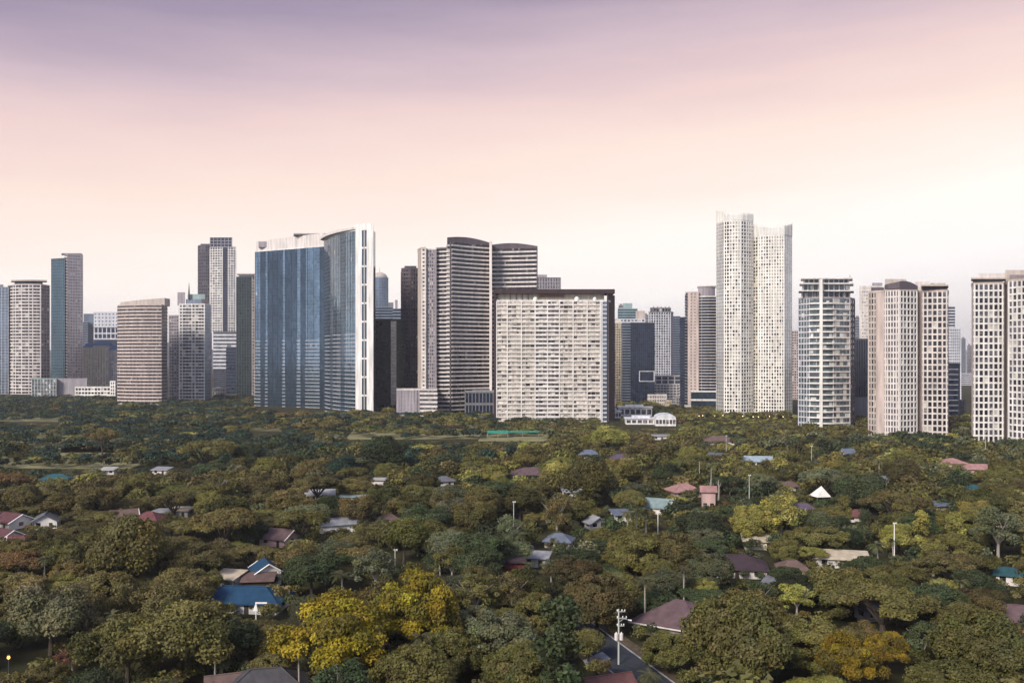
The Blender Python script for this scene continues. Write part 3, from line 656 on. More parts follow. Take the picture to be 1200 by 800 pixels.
    # ---- punched window pairs
    pw = lambda fm='offwhite', w=(9, 2, .6), **k: G_(fm, .55, 1.0, -.14, .12, mats=('g_dark', 'g_mid', 'g_pale'), w=w, frac=.76, po=.6, **k)
    D = 675; t = tower('residential_tower', 'cream punched window tower of three joined shafts with arched brown roof', 1065, D)
    O = Vector((t.location.x, t.location.y)); zf = Z(342, D)
    segment(t, [(line(P(1018, D+8), P(1028, D+1)), pw('beige'), 3), (line(P(1028, D+1), P(1036.5, D-2)), BLANK, 1)], 0, zf, 24, wall='rose', depth=26)
    segment(t, [(line(P(1035, D+6), P(1037.2, D-8)), BLANK, 1), (line(P(1037.2, D-8), P(1054, D-15)), pw('offwhite'), 5), (line(P(1054, D-15), P(1074.5, D-7)), pw('white'), 5), (line(P(1074.5, D-7), P(1076, D+3)), BLANK, 1)], 0, zf, 24, wall='beige', depth=26)
    segment(t, [(line(P(1075, D+6), P(1081, D-1)), BLANK, 1), (line(P(1081, D-1), P(1110, D-6)), pw('offwhite'), 5), (line(P(1110, D-6), P(1111.5, D+4)), BLANK, 1)], 0, zf, 24, wall='rose', depth=26)
    # arched cap of the middle shaft
    pts = [p-O for p in [P(1036.4, D-7)] + line(P(1037, D-9), P(1054, D-16), 5)[1:] + line(P(1054, D-16), P(1075.5, D-7), 5)[1:]]
    x0, x1 = pts[0].x, pts[-1].x; poly = pts+[p-O for p in (P(1075, D+16), P(1037, D+16))]
    mb = MB(); mb.prism(poly, zf+1.3, lambda p: zf+2.0+5.2*math.sin(math.pi*(.12+.76*(p[0]-x0)/(x1-x0)))); mb.build('arched_roof', 'plum', t)
    segment(t, [(line(P(1081.5, D-2), P(1110.5, D-5)), BLANK, 1)], zf+1.3, Z(336, D), 1, wall='plum', depth=18, parapet=0)
    roofbox(t, 1079.5, 1111.5, D-7, 22, Z(336, D), Z(334.4, D), 'beige', 'roof_eave'); roofbox(t, 1021, 1036, D+6, 14, zf, Z(336, D), 'plum')
    roofbox(t, 1037, 1062, D+10, 10, zf+1.3, Z(325.5, D), 'beige'); roofbox(t, 1062, 1090, D+12, 10, zf+1.3, Z(328.5, D), 'offwhite'); roofbox(t, 1090, 1108, D+8, 10, Z(334.4, D), Z(330.5, D), 'beige')
    D = 1300; t = tower('residential_tower', 'narrow far tower with black and white floors in the gap between the punched window towers', 1114, D)
    segment(t, [(line(P(1104, D), P(1119, D)), B_('coolwhite', 'g_navy', .6, 0, .4), 5)], 0, Z(360, D), 32, wall='grey')
    D = 1150; t = tower('residential_tower', 'white far lattice tower in the gap between the punched window towers', 1120, D)
    segment(t, [(line(P(1108, D), P(1126, D)), G_('coolwhite', .6, 1.0, -.2, .2, mats=('g_mid', 'g_bluegrey'), w=(3, 1), frac=.75), 7)], 0, Z(385, D), 26, wall='coolwhite')
    D = 850; t = tower('office_building', 'dark office block with pale floor lines between the two punched window towers', 1116, D, 'office building')
    segment(t, [(line(P(1105, D), P(1122.5, D)), B_('grey', 'g_navy', .5, 0, .16), 3), (line(P(1122.5, D), P(1125, D+8)), BLANK, 1)], 0, Z(427, D), 11, wall='navy', top='black')
    D = 2000; t = tower('office_building', 'hazy white low far building at the end of the gap on the right', 1133, D, 'building')
    segment(t, [(line(P(1124, D), P(1146, D)), B_('coolwhite', 'g_mid', .5), 6)], 0, Z(438, D), 6, wall='coolwhite')
    D = 640; t = tower('residential_tower', 'cream punched window tower of two shafts cut by the right edge of the view', 1170, D)
    O = Vector((t.location.x, t.location.y)); zf = Z(333, D)
    segment(t, [(line(P(1138.5, D+4), P(1141, D-1)), BLANK, 1), (line(P(1141, D-1), P(1175.5, D-3)), pw('white'), 6), (line(P(1175.5, D-3), P(1178, D)), BLANK, 1)], 0, zf, 24, wall='beige', depth=24)
    segment(t, [(line(P(1177, D+6), P(1183, D-2)), BLANK, 1), ], 0, zf+1, 24, wall='taupe', depth=22)
    segment(t, [(line(P(1182, D-14), P(1214, D-34)), pw('white', w=(4, 5, 1)), 6)], 0, Z(329, D-20), 25, wall='beige', depth=40)
    segment(t, [(line(P(1140, D), P(1175, D-2)), BLANK, 1)], zf+1.3, Z(327.5, D), 1, wall='taupe', depth=16, parapet=0)
    roofbox(t, 1138, 1178.5, D-4, 22, Z(327.5, D), Z(326, D), 'beige', 'roof_eave'); roofbox(t, 1146, 1180, D+4, 12, Z(326, D), Z(319.5, D), 'offwhite')
    roofbox(t, 1183, 1212, D-10, 20, Z(329, D-20), Z(322, D-10), 'taupe'); roofbox(t, 1178, 1215, D+2, 12, zf, Z(316, D), 'beige')
    # skyline filler far behind the gaps
    for px, w, y, D, m, lab in ((128, 16, 392, 2700, 'coolwhite', 'faint white far tower seen above the sand coloured flats'),
            (133, 6, 374, 2500, 'grey', 'faint grey far tower peeping over the plain white far block'), (101, 5, 373, 2600, 'bluegrey', 'narrow faint blue grey far tower touching the teal glass tower'),
            (459, 5, 366, 2500, 'mauve', 'faint mauve far tower right of the domed blue tower'), (474, 9, 372, 2400, 'bluegrey', 'faint blue grey far tower against the dark plum tower'),
            (443, 7, 352, 2600, 'grey', 'faint grey far tower behind the domed blue tower'),
            (757, 6, 369, 2300, 'grey', 'faint grey far tower left of the white lattice tower'), (728, 6, 358, 2400, 'mauve', 'faint mauve far tower left of the teal topped tower'),
            (799, 7, 380, 2500, 'coolwhite', 'faint pale far tower in the gap left of the pink banded tower'), (792, 4, 388, 2600, 'mauve', 'thin mauve far tower behind the hazy sliver tower'),
            (931, 6, 396, 2300, 'grey', 'faint grey far tower between the twins and the balcony tower'), (1005, 7, 372, 2200, 'bluegrey', 'faint blue grey far tower right of the balcony tower'),
            (1129, 5, 397, 2500, 'bluegrey', 'faint blue far tower at the left of the right hand gap'), (1136, 5, 405, 2600, 'mauve', 'faint mauve far tower at the right of the right hand gap'), (1132, 4, 412, 2800, 'coolwhite', 'tiny pale far tower between the two faint ones in the right hand gap'),
            (52, 10, 400, 2500, 'grey', 'faint grey far tower between the curved grid tower and the teal tower'), (272, 9, 372, 2400, 'mauve', 'faint mauve far tower left of the dark green glass tower')):
        t = tower('office_tower', lab, px, D); segment(t, [(line(P(px-w/2, D), P(px+w/2, D)), B_(m, 'g_mid', .5), 4)], 0, Z(y, D), 24, wall=m)
        roofbox(t, px-w*.3, px+w*.2, D+5, 8, Z(y, D), Z(y-2.2, D), 'midgrey')
    # low blocks between the trees and the towers
    for px, w, y, D, nf, m, lab in ((770, 22, 463, 1120, 3, 'offwhite', 'low pale block below the white open deck car park'), (797, 12, 466, 1090, 3, 'grey', 'low grey block left of the pink banded tower podium'),
            (716, 10, 468, 1060, 4, 'mauve', 'low mauve block beside the dark side wall of the ivory slab'), (783, 8, 470, 1080, 2, 'sand', 'tiny sand coloured block among trees below the car park'),
            (806, 7, 476, 1000, 3, 'white', 'tiny white block at the left foot of the white twins'), (257, 16, 455, 1330, 3, 'midgrey', 'low grey block at the foot of the white banded podium'),
            (1012, 14, 489, 830, 3, 'grey', 'low grey block at the right foot of the balcony tower'), (1128, 8, 470, 900, 4, 'darkgrey', 'low dark block in the right hand gap')):
        t = tower('low_building', lab, px, D, 'building'); segment(t, [(line(P(px-w/2, D), P(px+w/2, D)), G_(m, .3, 1.0, -.2, .2, frac=.7), max(2, int(w/2)))], 0, Z(y, D), nf, wall=m, depth=16)
        roofbox(t, px-w*.25, px+w*.1, D+4, 5, Z(y, D), Z(y-1.6, D), 'grey')
# ------------------------------------------------------------------ FOLIAGE
def leaf_mesh(name, P_, Nn, size, tint, mats, curl=0.25):
    """P_ (n,3) positions, Nn (n,3) normals, size (n,), tint (n,3): one bent leaf-spray quad per point"""
    n = len(P_); up = rng.normal(size=(n, 3)); u = np.cross(Nn, up); u /= np.linalg.norm(u, axis=1)[:, None] + 1e-9
    v = np.cross(Nn, u); s = size[:, None]; asp = rng.uniform(.55, 1.0, (n, 1))
    q = np.stack([P_ - u*s*.5*asp, P_ - v*s*.62 - Nn*s*curl*.3, P_ + u*s*.5*asp, P_ + v*s*.62 - Nn*s*curl], 1).reshape(-1, 3)
    me = bpy.data.meshes.new(name); me.vertices.add(n*4); me.vertices.foreach_set('co', q.astype(np.float32).ravel())
    me.loops.add(n*4); me.loops.foreach_set('vertex_index', np.arange(n*4, dtype=np.int32))
    me.polygons.add(n); me.polygons.foreach_set('loop_start', np.arange(0, n*4, 4, dtype=np.int32))
    try: me.polygons.foreach_set('loop_total', np.full(n, 4, dtype=np.int32))
    except Exception: pass
    at = me.attributes.new('tint', 'FLOAT_COLOR', 'POINT')
    t = np.concatenate([np.repeat(tint, 4, 0), np.ones((n*4, 1))], 1).astype(np.float32); at.data.foreach_set('color', t.ravel())
    for m in mats: me.materials.append(M[m])
    me.update(); me.validate(); return me
def blobs_round(nb, a, b, zc, c, rmin, rmax, low=-.35, shell=False):
    out = []
    while len(out) < nb:
        d = rng.normal(size=3); d /= np.linalg.norm(d)
        if d[2] < low: continue
        k = rng.uniform(.8, .93) if shell else rng.uniform(.45, .88) if rng.random() > .15 else rng.uniform(.1, .5)
        wob = 1 + .12*math.sin(3*math.atan2(d[1], d[0]) + nb)
        out.append((np.array([d[0]*a*k*wob, d[1]*b*k*wob, zc + d[2]*c*k]), rng.uniform(rmin, rmax)))
    return out
def leaves_from_blobs(bl, per, smin, smax, cen, flat=.75, fill=.18, tintv=.16, accent=None):
    Ps, Ns, Ss, Ts = [], [], [], []
    for c, r in bl:
        m = int(per*r*r); d = rng.normal(size=(m, 3)); d[:, 2] += .35; d /= np.linalg.norm(d, axis=1)[:, None]
        rad = r*np.where(rng.random(m) < fill, rng.uniform(.3, .9, m), rng.normal(.97, .09, m))
        # break the ball up: bumpy radius
        rad *= 1 + .16*np.sin(d[:, 0]*7/1+c[0]*3) * np.sin(d[:, 1]*6+c[1]*2) + .12*np.sin(d[:, 2]*9+c[0])
        p = c + d*rad[:, None]*np.array([1, 1, flat])
        o = p - cen; o /= np.linalg.norm(o, axis=1)[:, None] + 1e-9
        nn = d*.55 + o*.35 + np.array([0, 0, .35]) + rng.normal(size=(m, 3))*.55; nn /= np.linalg.norm(nn, axis=1)[:, None]
        t = np.ones((m, 3)) * max(.55, 1 + rng.normal(0, tintv*1.35)); t *= np.array([1+rng.normal(0, .05), 1, 1+rng.normal(0, .1)])
        t *= rng.uniform(.87, 1.15, (m, 1))
        if accent is not None and rng.random() < accent[1]: t *= np.array(accent[0])
        Ps.append(p); Ns.append(nn); Ss.append(rng.uniform(smin, smax, m)); Ts.append(np.clip(t, .25, 2.2))
    return np.concatenate(Ps), np.concatenate(Ns), np.concatenate(Ss), np.concatenate(Ts)
def trunk_mesh(name, h, r, spread, nl=6, bark='bark', split=.35, top=.8):
    mb = MB(); z0 = h*split
    mb.tube([(0, 0, -.3), (.05*h*.1, 0, z0*.5), (0, 0, z0)], [r*1.35, r, r*.85], 8)
    for k in range(nl):
        a = 2*math.pi*(k+random.random()*.5)/nl; R_ = spread*random.uniform(.55, .9); zt = h*random.uniform(top-.12, top+.05)
        m1 = (math.cos(a)*R_*.45, math.sin(a)*R_*.45, z0+(zt-z0)*.55); e = (math.cos(a)*R_, math.sin(a)*R_, zt)
        mb.tube([(0, 0, z0-.3), m1, e], [r*.6, r*.4, r*.1], 5)
        for s in (-.5, .6):
            e2 = (math.cos(a+s)*R_*.85, math.sin(a+s)*R_*.85, zt*random.uniform(.9, 1.05)); mb.tube([m1, e2], [r*.28, r*.06], 4)
    return mb.mesh(name, [bark])
PROTO = {}
def crown(name, bl, per, s0, s1, cen, **kw):
    p, n, s, t = leaves_from_blobs(bl, per, s0, s1, np.array(cen), **kw); return leaf_mesh(name, p, n, s, t, ['leaf'])
def make_protos():
    # broad round crowns: radius ~8, height ~13
    for i in range(6):
        a = rng.uniform(7, 7.8); b = rng.uniform(6.6, 7.8); c = rng.uniform(4.6, 5.8)
        bl = blobs_round(34 + 5*(i % 3), a, b, 7.4, c, 1.5, 2.9)
        PROTO.setdefault('round', []).append((crown('crown', bl, 150, .26, .56, (0, 0, 6)), trunk_mesh('trunk', 12, .42, 6.5), 8.0, 7.6, 12.8))
    # fine textured dense crowns
    for i in range(3):
        bl = blobs_round(120, 7.3, 7.3, 7.0, 6.0, .95, 1.65, low=-.5, shell=True)
        PROTO.setdefault('dense', []).append((crown('crown', bl, 165, .25, .5, (0, 0, 6), tintv=.12), trunk_mesh('trunk', 12, .45, 6), 8.0, 7.2, 12.8))
    # flat umbrella crowns of rain trees
    for i in range(4):
        bl = []
        for k in range(46):
            a = rng.uniform(0, 6.283); r_ = math.sqrt(rng.random())*8.2
            z = 9.6 - .028*r_*r_ + rng.normal(0, .35) + .4*math.sin(3*a+i)
            bl.append((np.array([math.cos(a)*r_, math.sin(a)*r_, z]), rng.uniform(1.2, 2.1)))
        PROTO.setdefault('umbrella', []).append((crown('crown', bl, 130, .25, .5, (0, 0, 4), flat=.5), trunk_mesh('trunk', 9.8, .5, 8, 8, split=.32, top=.93), 9.6, 8.6, 11.2))
    # loose, wispy
    for i in range(3):
        bl = blobs_round(40, 6.0, 6.0, 7.6, 6.0, .7, 1.7, low=-.5)
        PROTO.setdefault('loose', []).append((crown('crown', bl, 100, .24, .5, (0, 0, 6), fill=.35), trunk_mesh('trunk', 13, .34, 5.5, 7, bark='palebark'), 6.9, 7.6, 14.0))
    # upright columns
    for i in range(2):
        bl = []
        for k in range(26):
            z = rng.uniform(1.5, 13); rr = 2.4*math.sqrt(max(.05, 1-((z-5.5)/8.6)**2)); a = rng.uniform(0, 6.283)
            bl.append((np.array([math.cos(a)*rr*.7, math.sin(a)*rr*.7, z]), rng.uniform(.8, 1.4)))
        PROTO.setdefault('column', []).append((crown('crown', bl, 95, .28, .55, (0, 0, 6)), trunk_mesh('trunk', 8, .25, 1.2, 4), 3.0, 7.0, 14.4))
    # in flower: layered heaps with gaps
    for i in range(3):
        bl = blobs_round(95, 7.2, 7.2, 6.4, 5.4, .9, 1.7, low=-.3)
        PROTO.setdefault('flower', []).append((crown('crown', bl, 230, .2, .4, (0, 0, 4), tintv=.2, accent=((.5, .55, 1.0), .3), flat=.62), trunk_mesh('trunk', 11, .5, 6.5, 8), 8.0, 7.6, 12.0))
    # palms
    for i in range(3):
        h = 9.0 + i; mb = MB(); bend = .5 - .4*i
        mb.tube([(0, 0, -.2), (bend*.3, .1, h*.4), (bend, 0, h)], [.28, .2, .16], 7)
        tr = mb.mesh('trunk', ['palebark']); Ps, Ns, Ss, Ts = [], [], [], []
        v, f = [], []
        for k in range(19):
            a = 2*math.pi*k/19 + rng.uniform(-.1, .1); el = rng.uniform(-.35, 1.0); ln = rng.uniform(2.6, 3.4)
            prev = None
            for j in range(10):
                s = j/9; ang = el - s*(1.25 + .4*rng.random()*0)
                if prev is None: pos = np.array([bend, 0, h]); 
                else: pos = prev + ln/9*np.array([math.cos(a)*math.cos(ang), math.sin(a)*math.cos(ang), math.sin(ang)])
                if j > 0:
                    side = np.array([-math.sin(a), math.cos(a), 0]); wd = .75*math.sin(math.pi*min(1, .12+s*.85))
                    fw = (pos-prev)
                    for sg in (-1, 1):
                        i0 = len(v); v += [tuple(prev), tuple(pos), tuple(pos + side*sg*wd + fw*.8 + np.array([0, 0, -.35*wd]))]; f.append((i0, i0+1, i0+2))
                prev = pos
        me = bpy.data.meshes.new('fronds'); me.from_pydata(v, [], f); me.materials.append(M['leaf'])
        at = me.attributes.new('tint', 'FLOAT_COLOR', 'POINT'); tt = np.ones((len(v), 4), np.float32); tt[:, :3] = np.repeat(rng.uniform(.75, 1.3, (len(f), 1)), 3, 0); at.data.foreach_set('color', tt.ravel())
        me.update(); PROTO.setdefault('palm', []).append((me, tr, 3.0, h-.5, h+2.2))
# palette: (word, linear colour)
PAL = {'olive green': (.118, .110, .032), 'dark green': (.046, .062, .025), 'brownish olive': (.125, .104, .036), 'greyish green': (.105, .112, .056),
       'yellowish green': (.215, .20, .05), 'deep bluish green': (.028, .052, .034), 'golden yellow': (.235, .182, .014), 'orange yellow': (.20, .142, .014),
       'lime green': (.27, .27, .07), 'rusty orange': (.150, .094, .035), 'reddish brown': (.11, .048, .03)}
def jit(c, v=.14):
    k = max(.5, 1+rng.normal(0, v*1.5)); return tuple(max(.004, x*k*(1+rng.normal(0, v*.22))) for x in c)
SPECIES = {'round': ('broadleaf_tree', 'broad'), 'dense': ('broadleaf_tree', 'dense round'), 'umbrella': ('umbrella_tree', 'flat topped'), 'loose': ('slender_tree', 'loose'), 'column': ('columnar_tree', 'narrow upright'),
           'flower': ('flowering_tree', 'flowering'), 'palm': ('palm_tree', 'palm')}
def place_tree(kind, x, y, sc, col, label, group=None, zs=1.0, rot=None, cat='tree'):
    me, tr, r0, zc, h = PROTO[kind][random.randrange(len(PROTO[kind]))]
    nm, _ = SPECIES[kind]
    t = thing(nm, label, 'palm tree' if kind == 'palm' else cat, (x, y, 0), rng.uniform(0, 6.28) if rot is None else rot, group); t.scale = (sc, sc, sc*zs)
    c = link('fronds' if kind == 'palm' else 'crown', me, t); c.color = (*col, 1); link('trunk', tr, t); return t
def solve(pxc, pyc, rp, kind, zs=1.0):
    """ground spot and scale of a tree whose crown centre shows at pxc, pyc with radius rp pixels"""
    me, tr, r0, zc, h = PROTO[kind][0]; k = r0; D = 300
    for _ in range(30):
        sc = rp*D/F/k; D = (H - zc*sc*zs)*F/(pyc-YH)
    return P(pxc, D), sc, D
# far canopy: one object, every tree its own low detail cluster
def far_canopy(spots, name, label):
    lod = {}
    for kind in ('round', 'umbrella'):
        for i in range(4):
            if kind == 'round': bl = blobs_round(22, 6.6, 6.8, 6.6, 5.0, 1.7, 3.0); kw = dict(flat=.75)
            else:
                bl = []
                for k in range(26):
                    a = rng.uniform(0, 6.283); r_ = math.sqrt(rng.random())*7.6
                    bl.append((np.array([math.cos(a)*r_, math.sin(a)*r_, 9.4-.03*r_*r_+rng.normal(0, .3)]), rng.uniform(1.4, 2.3)))
                kw = dict(flat=.45)
            lod.setdefault(kind, []).append(leaves_from_blobs(bl, 4.6, .9, 1.7, np.array([0, 0, 5.]), fill=.1, **kw))
    Ps, Ns, Ss, Ts, Cs = [], [], [], [], []
    for (x, y, sc, kind, col) in spots:
        p, n, s, t = lod[kind][random.randrange(4)]; a = rng.uniform(0, 6.28); c_, s_ = math.cos(a), math.sin(a)
        Rm = np.array([[c_, -s_, 0], [s_, c_, 0], [0, 0, 1]]); far = min(1.0, 620/math.hypot(x, y)+.1)
        keep = rng.random(len(p)) < far
        zf = np.array([1, 1, .62 if y > 620 else .8 if y > 520 else 1.0]); Ps.append(p[keep]@Rm.T*sc*zf + np.array([x, y, 0])); Ns.append(n[keep]@Rm.T); Ss.append(s[keep]*sc*(1.0 if far > .9 else 1.25)); Ts.append(t[keep]); Cs.append(np.repeat(np.array([col]), keep.sum(), 0))
    p, n, s, t, c = map(np.concatenate, (Ps, Ns, Ss, Ts, Cs))
    me = leaf_mesh(name, p, n, s, t, ['leafc'])
    at = me.attributes.new('col', 'FLOAT_COLOR', 'POINT'); cc = np.ones((len(p)*4, 4), np.float32); cc[:, :3] = np.repeat(c, 4, 0); at.data.foreach_set('color', cc.ravel())
    o = link(name, me); return tag(o, label, 'trees', kind='stuff')
# ------------------------------------------------------------------ HOUSES
ROOFC = dict(teal=(.03, .10, .11), maroon=(.115, .05, .055), greyroof=(.14, .145, .16), redroof=(.15, .06, .06), whiteroof=(.42, .415, .40), blueroof=(.03, .085, .17), blue=(.016, .058, .115),
             mauveroof=(.135, .088, .092), brownroof=(.15, .10, .085), plumroof=(.055, .036, .042), creamroof=(.54, .46, .33), pinkroof=(.36, .205, .185), slate=(.13, .155, .20), palegreen=(.22, .29, .28),
             darkgreyroof=(.075, .072, .078), purple=(.11, .085, .12), orange=(.34, .16, .09), redbrown=(.15, .07, .062), greencourt=(.03, .25, .17), paleblue=(.30, .37, .42), palegrey=(.28, .285, .30))
for k, c in ROOFC.items(): M[k] = mat_roof(k, c)
LAND = []      # (px, py, phrase) landmarks for telling trees apart
CLEAR = []     # (x0, y0, x1, y1, D) views that trees in front must leave open
def house(label, phrase, px, py, w, d, h=2.6, rh=2.3, rot=0, kind='hip', roof='greyroof', wall='offwhite', vis=(1, .35), chimney=False, name='house', windows=True, trim=None, show=True):
    w *= .88; d *= .9; zr = h + rh*.5; D = (H-zr)*F/(py-YH); p = P(px, D)
    t = thing(name, label, 'house', (p.x, p.y, 0), R(rot)); hw, hd = w/2, d/2
    mb = MB(); mb.box(-hw, hw, -hd, hd, -.3, h)
    if kind == 'gable':   # gable faces the camera side (-y)
        mb.hexa([(-hw, -hd, h), (hw, -hd, h), (hw, hd, h), (-hw, hd, h)], [(-.05, -hd, h+rh-.1), (.05, -hd, h+rh-.1), (.05, hd, h+rh-.1), (-.05, hd, h+rh-.1)])
    if kind == 'gablex':
        mb.hexa([(-hw, -hd, h), (hw, -hd, h), (hw, hd, h), (-hw, hd, h)], [(-hw, -.05, h+rh-.1), (hw, -.05, h+rh-.1), (hw, .05, h+rh-.1), (-hw, .05, h+rh-.1)])
    mb.build('wall', wall, t)
    o = .8; mb = MB(); ew, ed = hw+o, hd+o; th = .22; e = h-.1
    def sheet(a, b, c, dd):
        A = [Vector(x) for x in (a, b, c, dd)]; up = Vector((0, 0, th))
        mb.hexa([tuple(x) for x in A], [tuple(x+up) for x in A])
    zt = h+rh
    if kind == 'hip':
        r = max(.4, hw-hd*.9) if hw > hd else 0.4
        mb.quad((-ew, -ed, e), (ew, -ed, e), (r, 0, zt), (-r, 0, zt)); mb.quad((ew, ed, e), (-ew, ed, e), (-r, 0, zt), (r, 0, zt))
        mb.tri((ew, -ed, e), (ew, ed, e), (r, 0, zt)); mb.tri((-ew, ed, e), (-ew, -ed, e), (-r, 0, zt))
        mb.box(-ew, ew, -ed, ed, e-.25, e-.004)
    elif kind == 'gable':
        sheet((-ew, -ed, e-.25), (0, -ed, zt), (0, ed, zt), (-ew, ed, e-.25)); sheet((0, -ed, zt), (ew, -ed, e-.25), (ew, ed, e-.25), (0, ed, zt))
    elif kind == 'gablex':
        sheet((-ew, -ed, e-.25), (ew, -ed, e-.25), (ew, 0, zt), (-ew, 0, zt)); sheet((-ew, 0, zt), (ew, 0, zt), (ew, ed, e-.25), (-ew, ed, e-.25))
    elif kind == 'flat':
        mb.box(-ew, ew, -ed, ed, h, h+.35); mb.box(-ew+.4, ew-.4, -ed+.4, ed-.4, h+.35, h+.5)
    elif kind == 'shed':
        sheet((-ew, -ed, h-.05), (ew, -ed, h-.05), (ew, ed, h+rh), (-ew, ed, h+rh))
    rf = mb.build('roof', roof, t)
    if kind in ('hip', 'gable', 'gablex'):
        mb = MB()
        if kind == 'hip': mb.tube([(-r, 0, zt+.05), (r, 0, zt+.05)], .16, 5); [mb.tube([(sx*ew, sy*ed, e+.05), (sx*r, 0, zt+.05)], .13, 5) for sx in (-1, 1) for sy in (-1, 1)]
        elif kind == 'gable': mb.tube([(0, -ed, zt+.22), (0, ed, zt+.22)], .16, 5)
        else: mb.tube([(-ew, 0, zt+.22), (ew, 0, zt+.22)], .16, 5)
        mb.build('ridge_tiles', roof, rf)
        if trim and kind != 'hip':
            mb = MB()
            for s in (-1, 1):
                if kind == 'gable': mb.tube([(-ew, s*ed, e-.1), (0, s*ed, zt+.1), (ew, s*ed, e-.1)], .2, 4)
                else: mb.tube([(s*ew, -ed, e-.1), (s*ew, 0, zt+.1), (s*ew, ed, e-.1)], .2, 4)
            mb.build('barge_board', trim, rf)
        elif trim:
            mb = MB(); mb.box(-ew-.04, ew+.04, -ed-.06, -ed-.004, e-.28, e+.02); mb.build('gutter', trim, rf)
    if chimney:
        mb = MB(); mb.box(hw*.3, hw*.3+.8, -.1, .7, h+.5, zt+1.0); mb.build('chimney', 'white', rf)
    if windows:
        n = max(2, int(w/4))
        for i in range(n):
            x = -hw + (i+.5)*w/n; mb = MB()
            if i == n//2 and w > 7: mb.box(x-.55, x+.55, -hd-.05, -hd+.05, 0, 2.15); dd = mb.build('door', 'wood', t); continue
            mb.box(x-.75, x+.75, -hd-.05, -hd+.05, 1.0, 2.3); wn = mb.build('window', 'g_dark', t)
            mb = MB(); mb.box(x-.9, x+.9, -hd-.12, -hd-.052, .85, .98); mb.build('sill', 'white', wn)
        for s in (-1, 1):
            mb = MB(); x = s*hw; mb.box(x-.05, x+.05, -.8, .8, 1.0, 2.3); mb.build('window', 'g_dark', t)
    if phrase: LAND.append((px, py, phrase, D))
    wp = w*F/D/2*vis[0]; hp = (d*H/D + rh)*F/D
    if show: CLEAR.append((px-wp*.6, py-max(2, hp*.25), px+wp*.6, py+max(.5, hp*(vis[1]*.45-.15)), D))
    return t
def houses():
    house('teal hipped roof house among dark trees at far left', 'the teal hipped roof at far left', 66, 558, 17, 12, roof='teal', rot=12, wall='offwhite')
    house('maroon gabled house with white wall at the left edge, upper of the three there', 'the upper maroon roof', 14, 605, 12, 10, roof='maroon', kind='gablex', rot=-28, wall='offwhite', trim='purewhite')
    house('maroon gabled house with white wall at the left edge, lowest of the three there', 'the lowest maroon roof', 4, 624, 11, 9, roof='maroon', kind='gablex', rot=-28, wall='offwhite', trim='purewhite')
    house('small red gabled house with white trim between the two maroon roofs at the left edge', 'the small red roof at the left edge', 27, 632, 8, 6, roof='redroof', kind='gablex', rot=20, wall='offwhite', trim='purewhite')
    house('grey blue metal roofed house beside the maroon roofs at left', 'the grey metal roof at left', 55, 604, 9, 13, roof='greyroof', kind='gable', rot=20, wall='white')
    house('small brown roofed house with a white gable end at left', 'the small brown gabled roof', 146, 601, 9, 7, roof='brownroof', kind='gablex', rot=30, wall='offwhite', trim='purewhite')
    house('low red roofed house with a long white flat wing at left', 'the low red roof at left', 175, 603, 10, 8, roof='redroof', kind='hip', rot=-6, wall='offwhite')
    house('white flat annex with grey edge right of the low red roof', 'the white flat annex', 193, 598, 8, 7, roof='palegrey', kind='flat', rot=-4, wall='offwhite', rh=.4)
    house('pale beige flat roofed house half hidden behind olive trees at left', None, 213, 596, 8, 8, roof='creamroof', kind='flat', wall='offwhite', rh=.4)
    house('white flat roofed house with two roof tanks left of centre', 'the white flat roof left of centre', 375, 577, 13, 9, roof='whiteroof', kind='shed', rh=1.2, rot=12)
    house('pale mint shed roof house left of centre', 'the pale mint roof left of centre', 415, 579, 11, 8, roof='palegreen', kind='shed', rh=1.3, rot=-8)
    house('white two storey wall of a small house above the mint roof', None, 443, 561, 7, 6, h=5, roof='whiteroof', kind='flat', rh=.4)
    house('mauve pink gabled house with white barge boards left of centre', 'the mauve pink gabled roof', 328, 624, 11, 9, roof='mauveroof', kind='gablex', rot=-24, wall='pinkwall', trim='purewhite')
    house('long pale grey tilted roof beside the mauve pink gabled house', 'the long pale tilted roof', 396, 611, 14, 6, roof='palegrey', kind='shed', rh=1.4, rot=22, wall='white', windows=False)
    house('large bright blue roofed house in the left foreground', 'the bright blue roof', 287, 693, 22, 11, roof='blue', kind='hip', rh=2.6, rot=-6, wall='white', vis=(1, .15))
    house('small white gabled cottage with a blue roof facing the camera behind the large blue roof', 'the small white gabled cottage', 312, 662, 7.5, 9, h=3.4, roof='blue', kind='gable', rh=2.3, rot=24, wall='purewhite', trim='purewhite', vis=(1, 1.2))
    house('white shed with cream roof between dark trees beside the white gabled cottage', 'the white shed', 268, 673, 6.5, 6, h=3.2, roof='creamroof', kind='shed', rh=1, rot=-15, wall='offwhite', vis=(1, .9), windows=False)
    house('low brown roofed patio between the white cottage and the large blue roof', None, 303, 676, 8, 5, h=2.6, roof='brownroof', kind='shed', rh=1.0, rot=8, windows=False, wall='wood', show=False)
    house('dark grey hipped roof at the lower left edge of the view', 'the dark grey hipped roof at the bottom', 312, 792, 15, 10, roof='darkgreyroof', rh=2.8, rot=12, wall='grey', vis=(1, .3))
    house('small dull red roof left of the dark grey hipped roof at the bottom', None, 266, 796, 7, 6, roof='brownroof', rh=1.6, rot=20, kind='gablex', wall='grey')
    house('large maroon brown tiled house with white ridge trim near the utility pole', 'the large maroon brown tiled roof', 797, 713, 18, 17, roof='mauveroof', kind='hip', rh=3.8, rot=-32, wall='taupe', trim='offwhite', vis=(.95, .8))
    house('wide dark plum hipped house right of centre with white carport walls', 'the dark plum hipped roof', 862, 655, 18, 13, roof='plumroof', kind='hip', rh=2.6, rot=-10, wall='offwhite', vis=(1, .6))
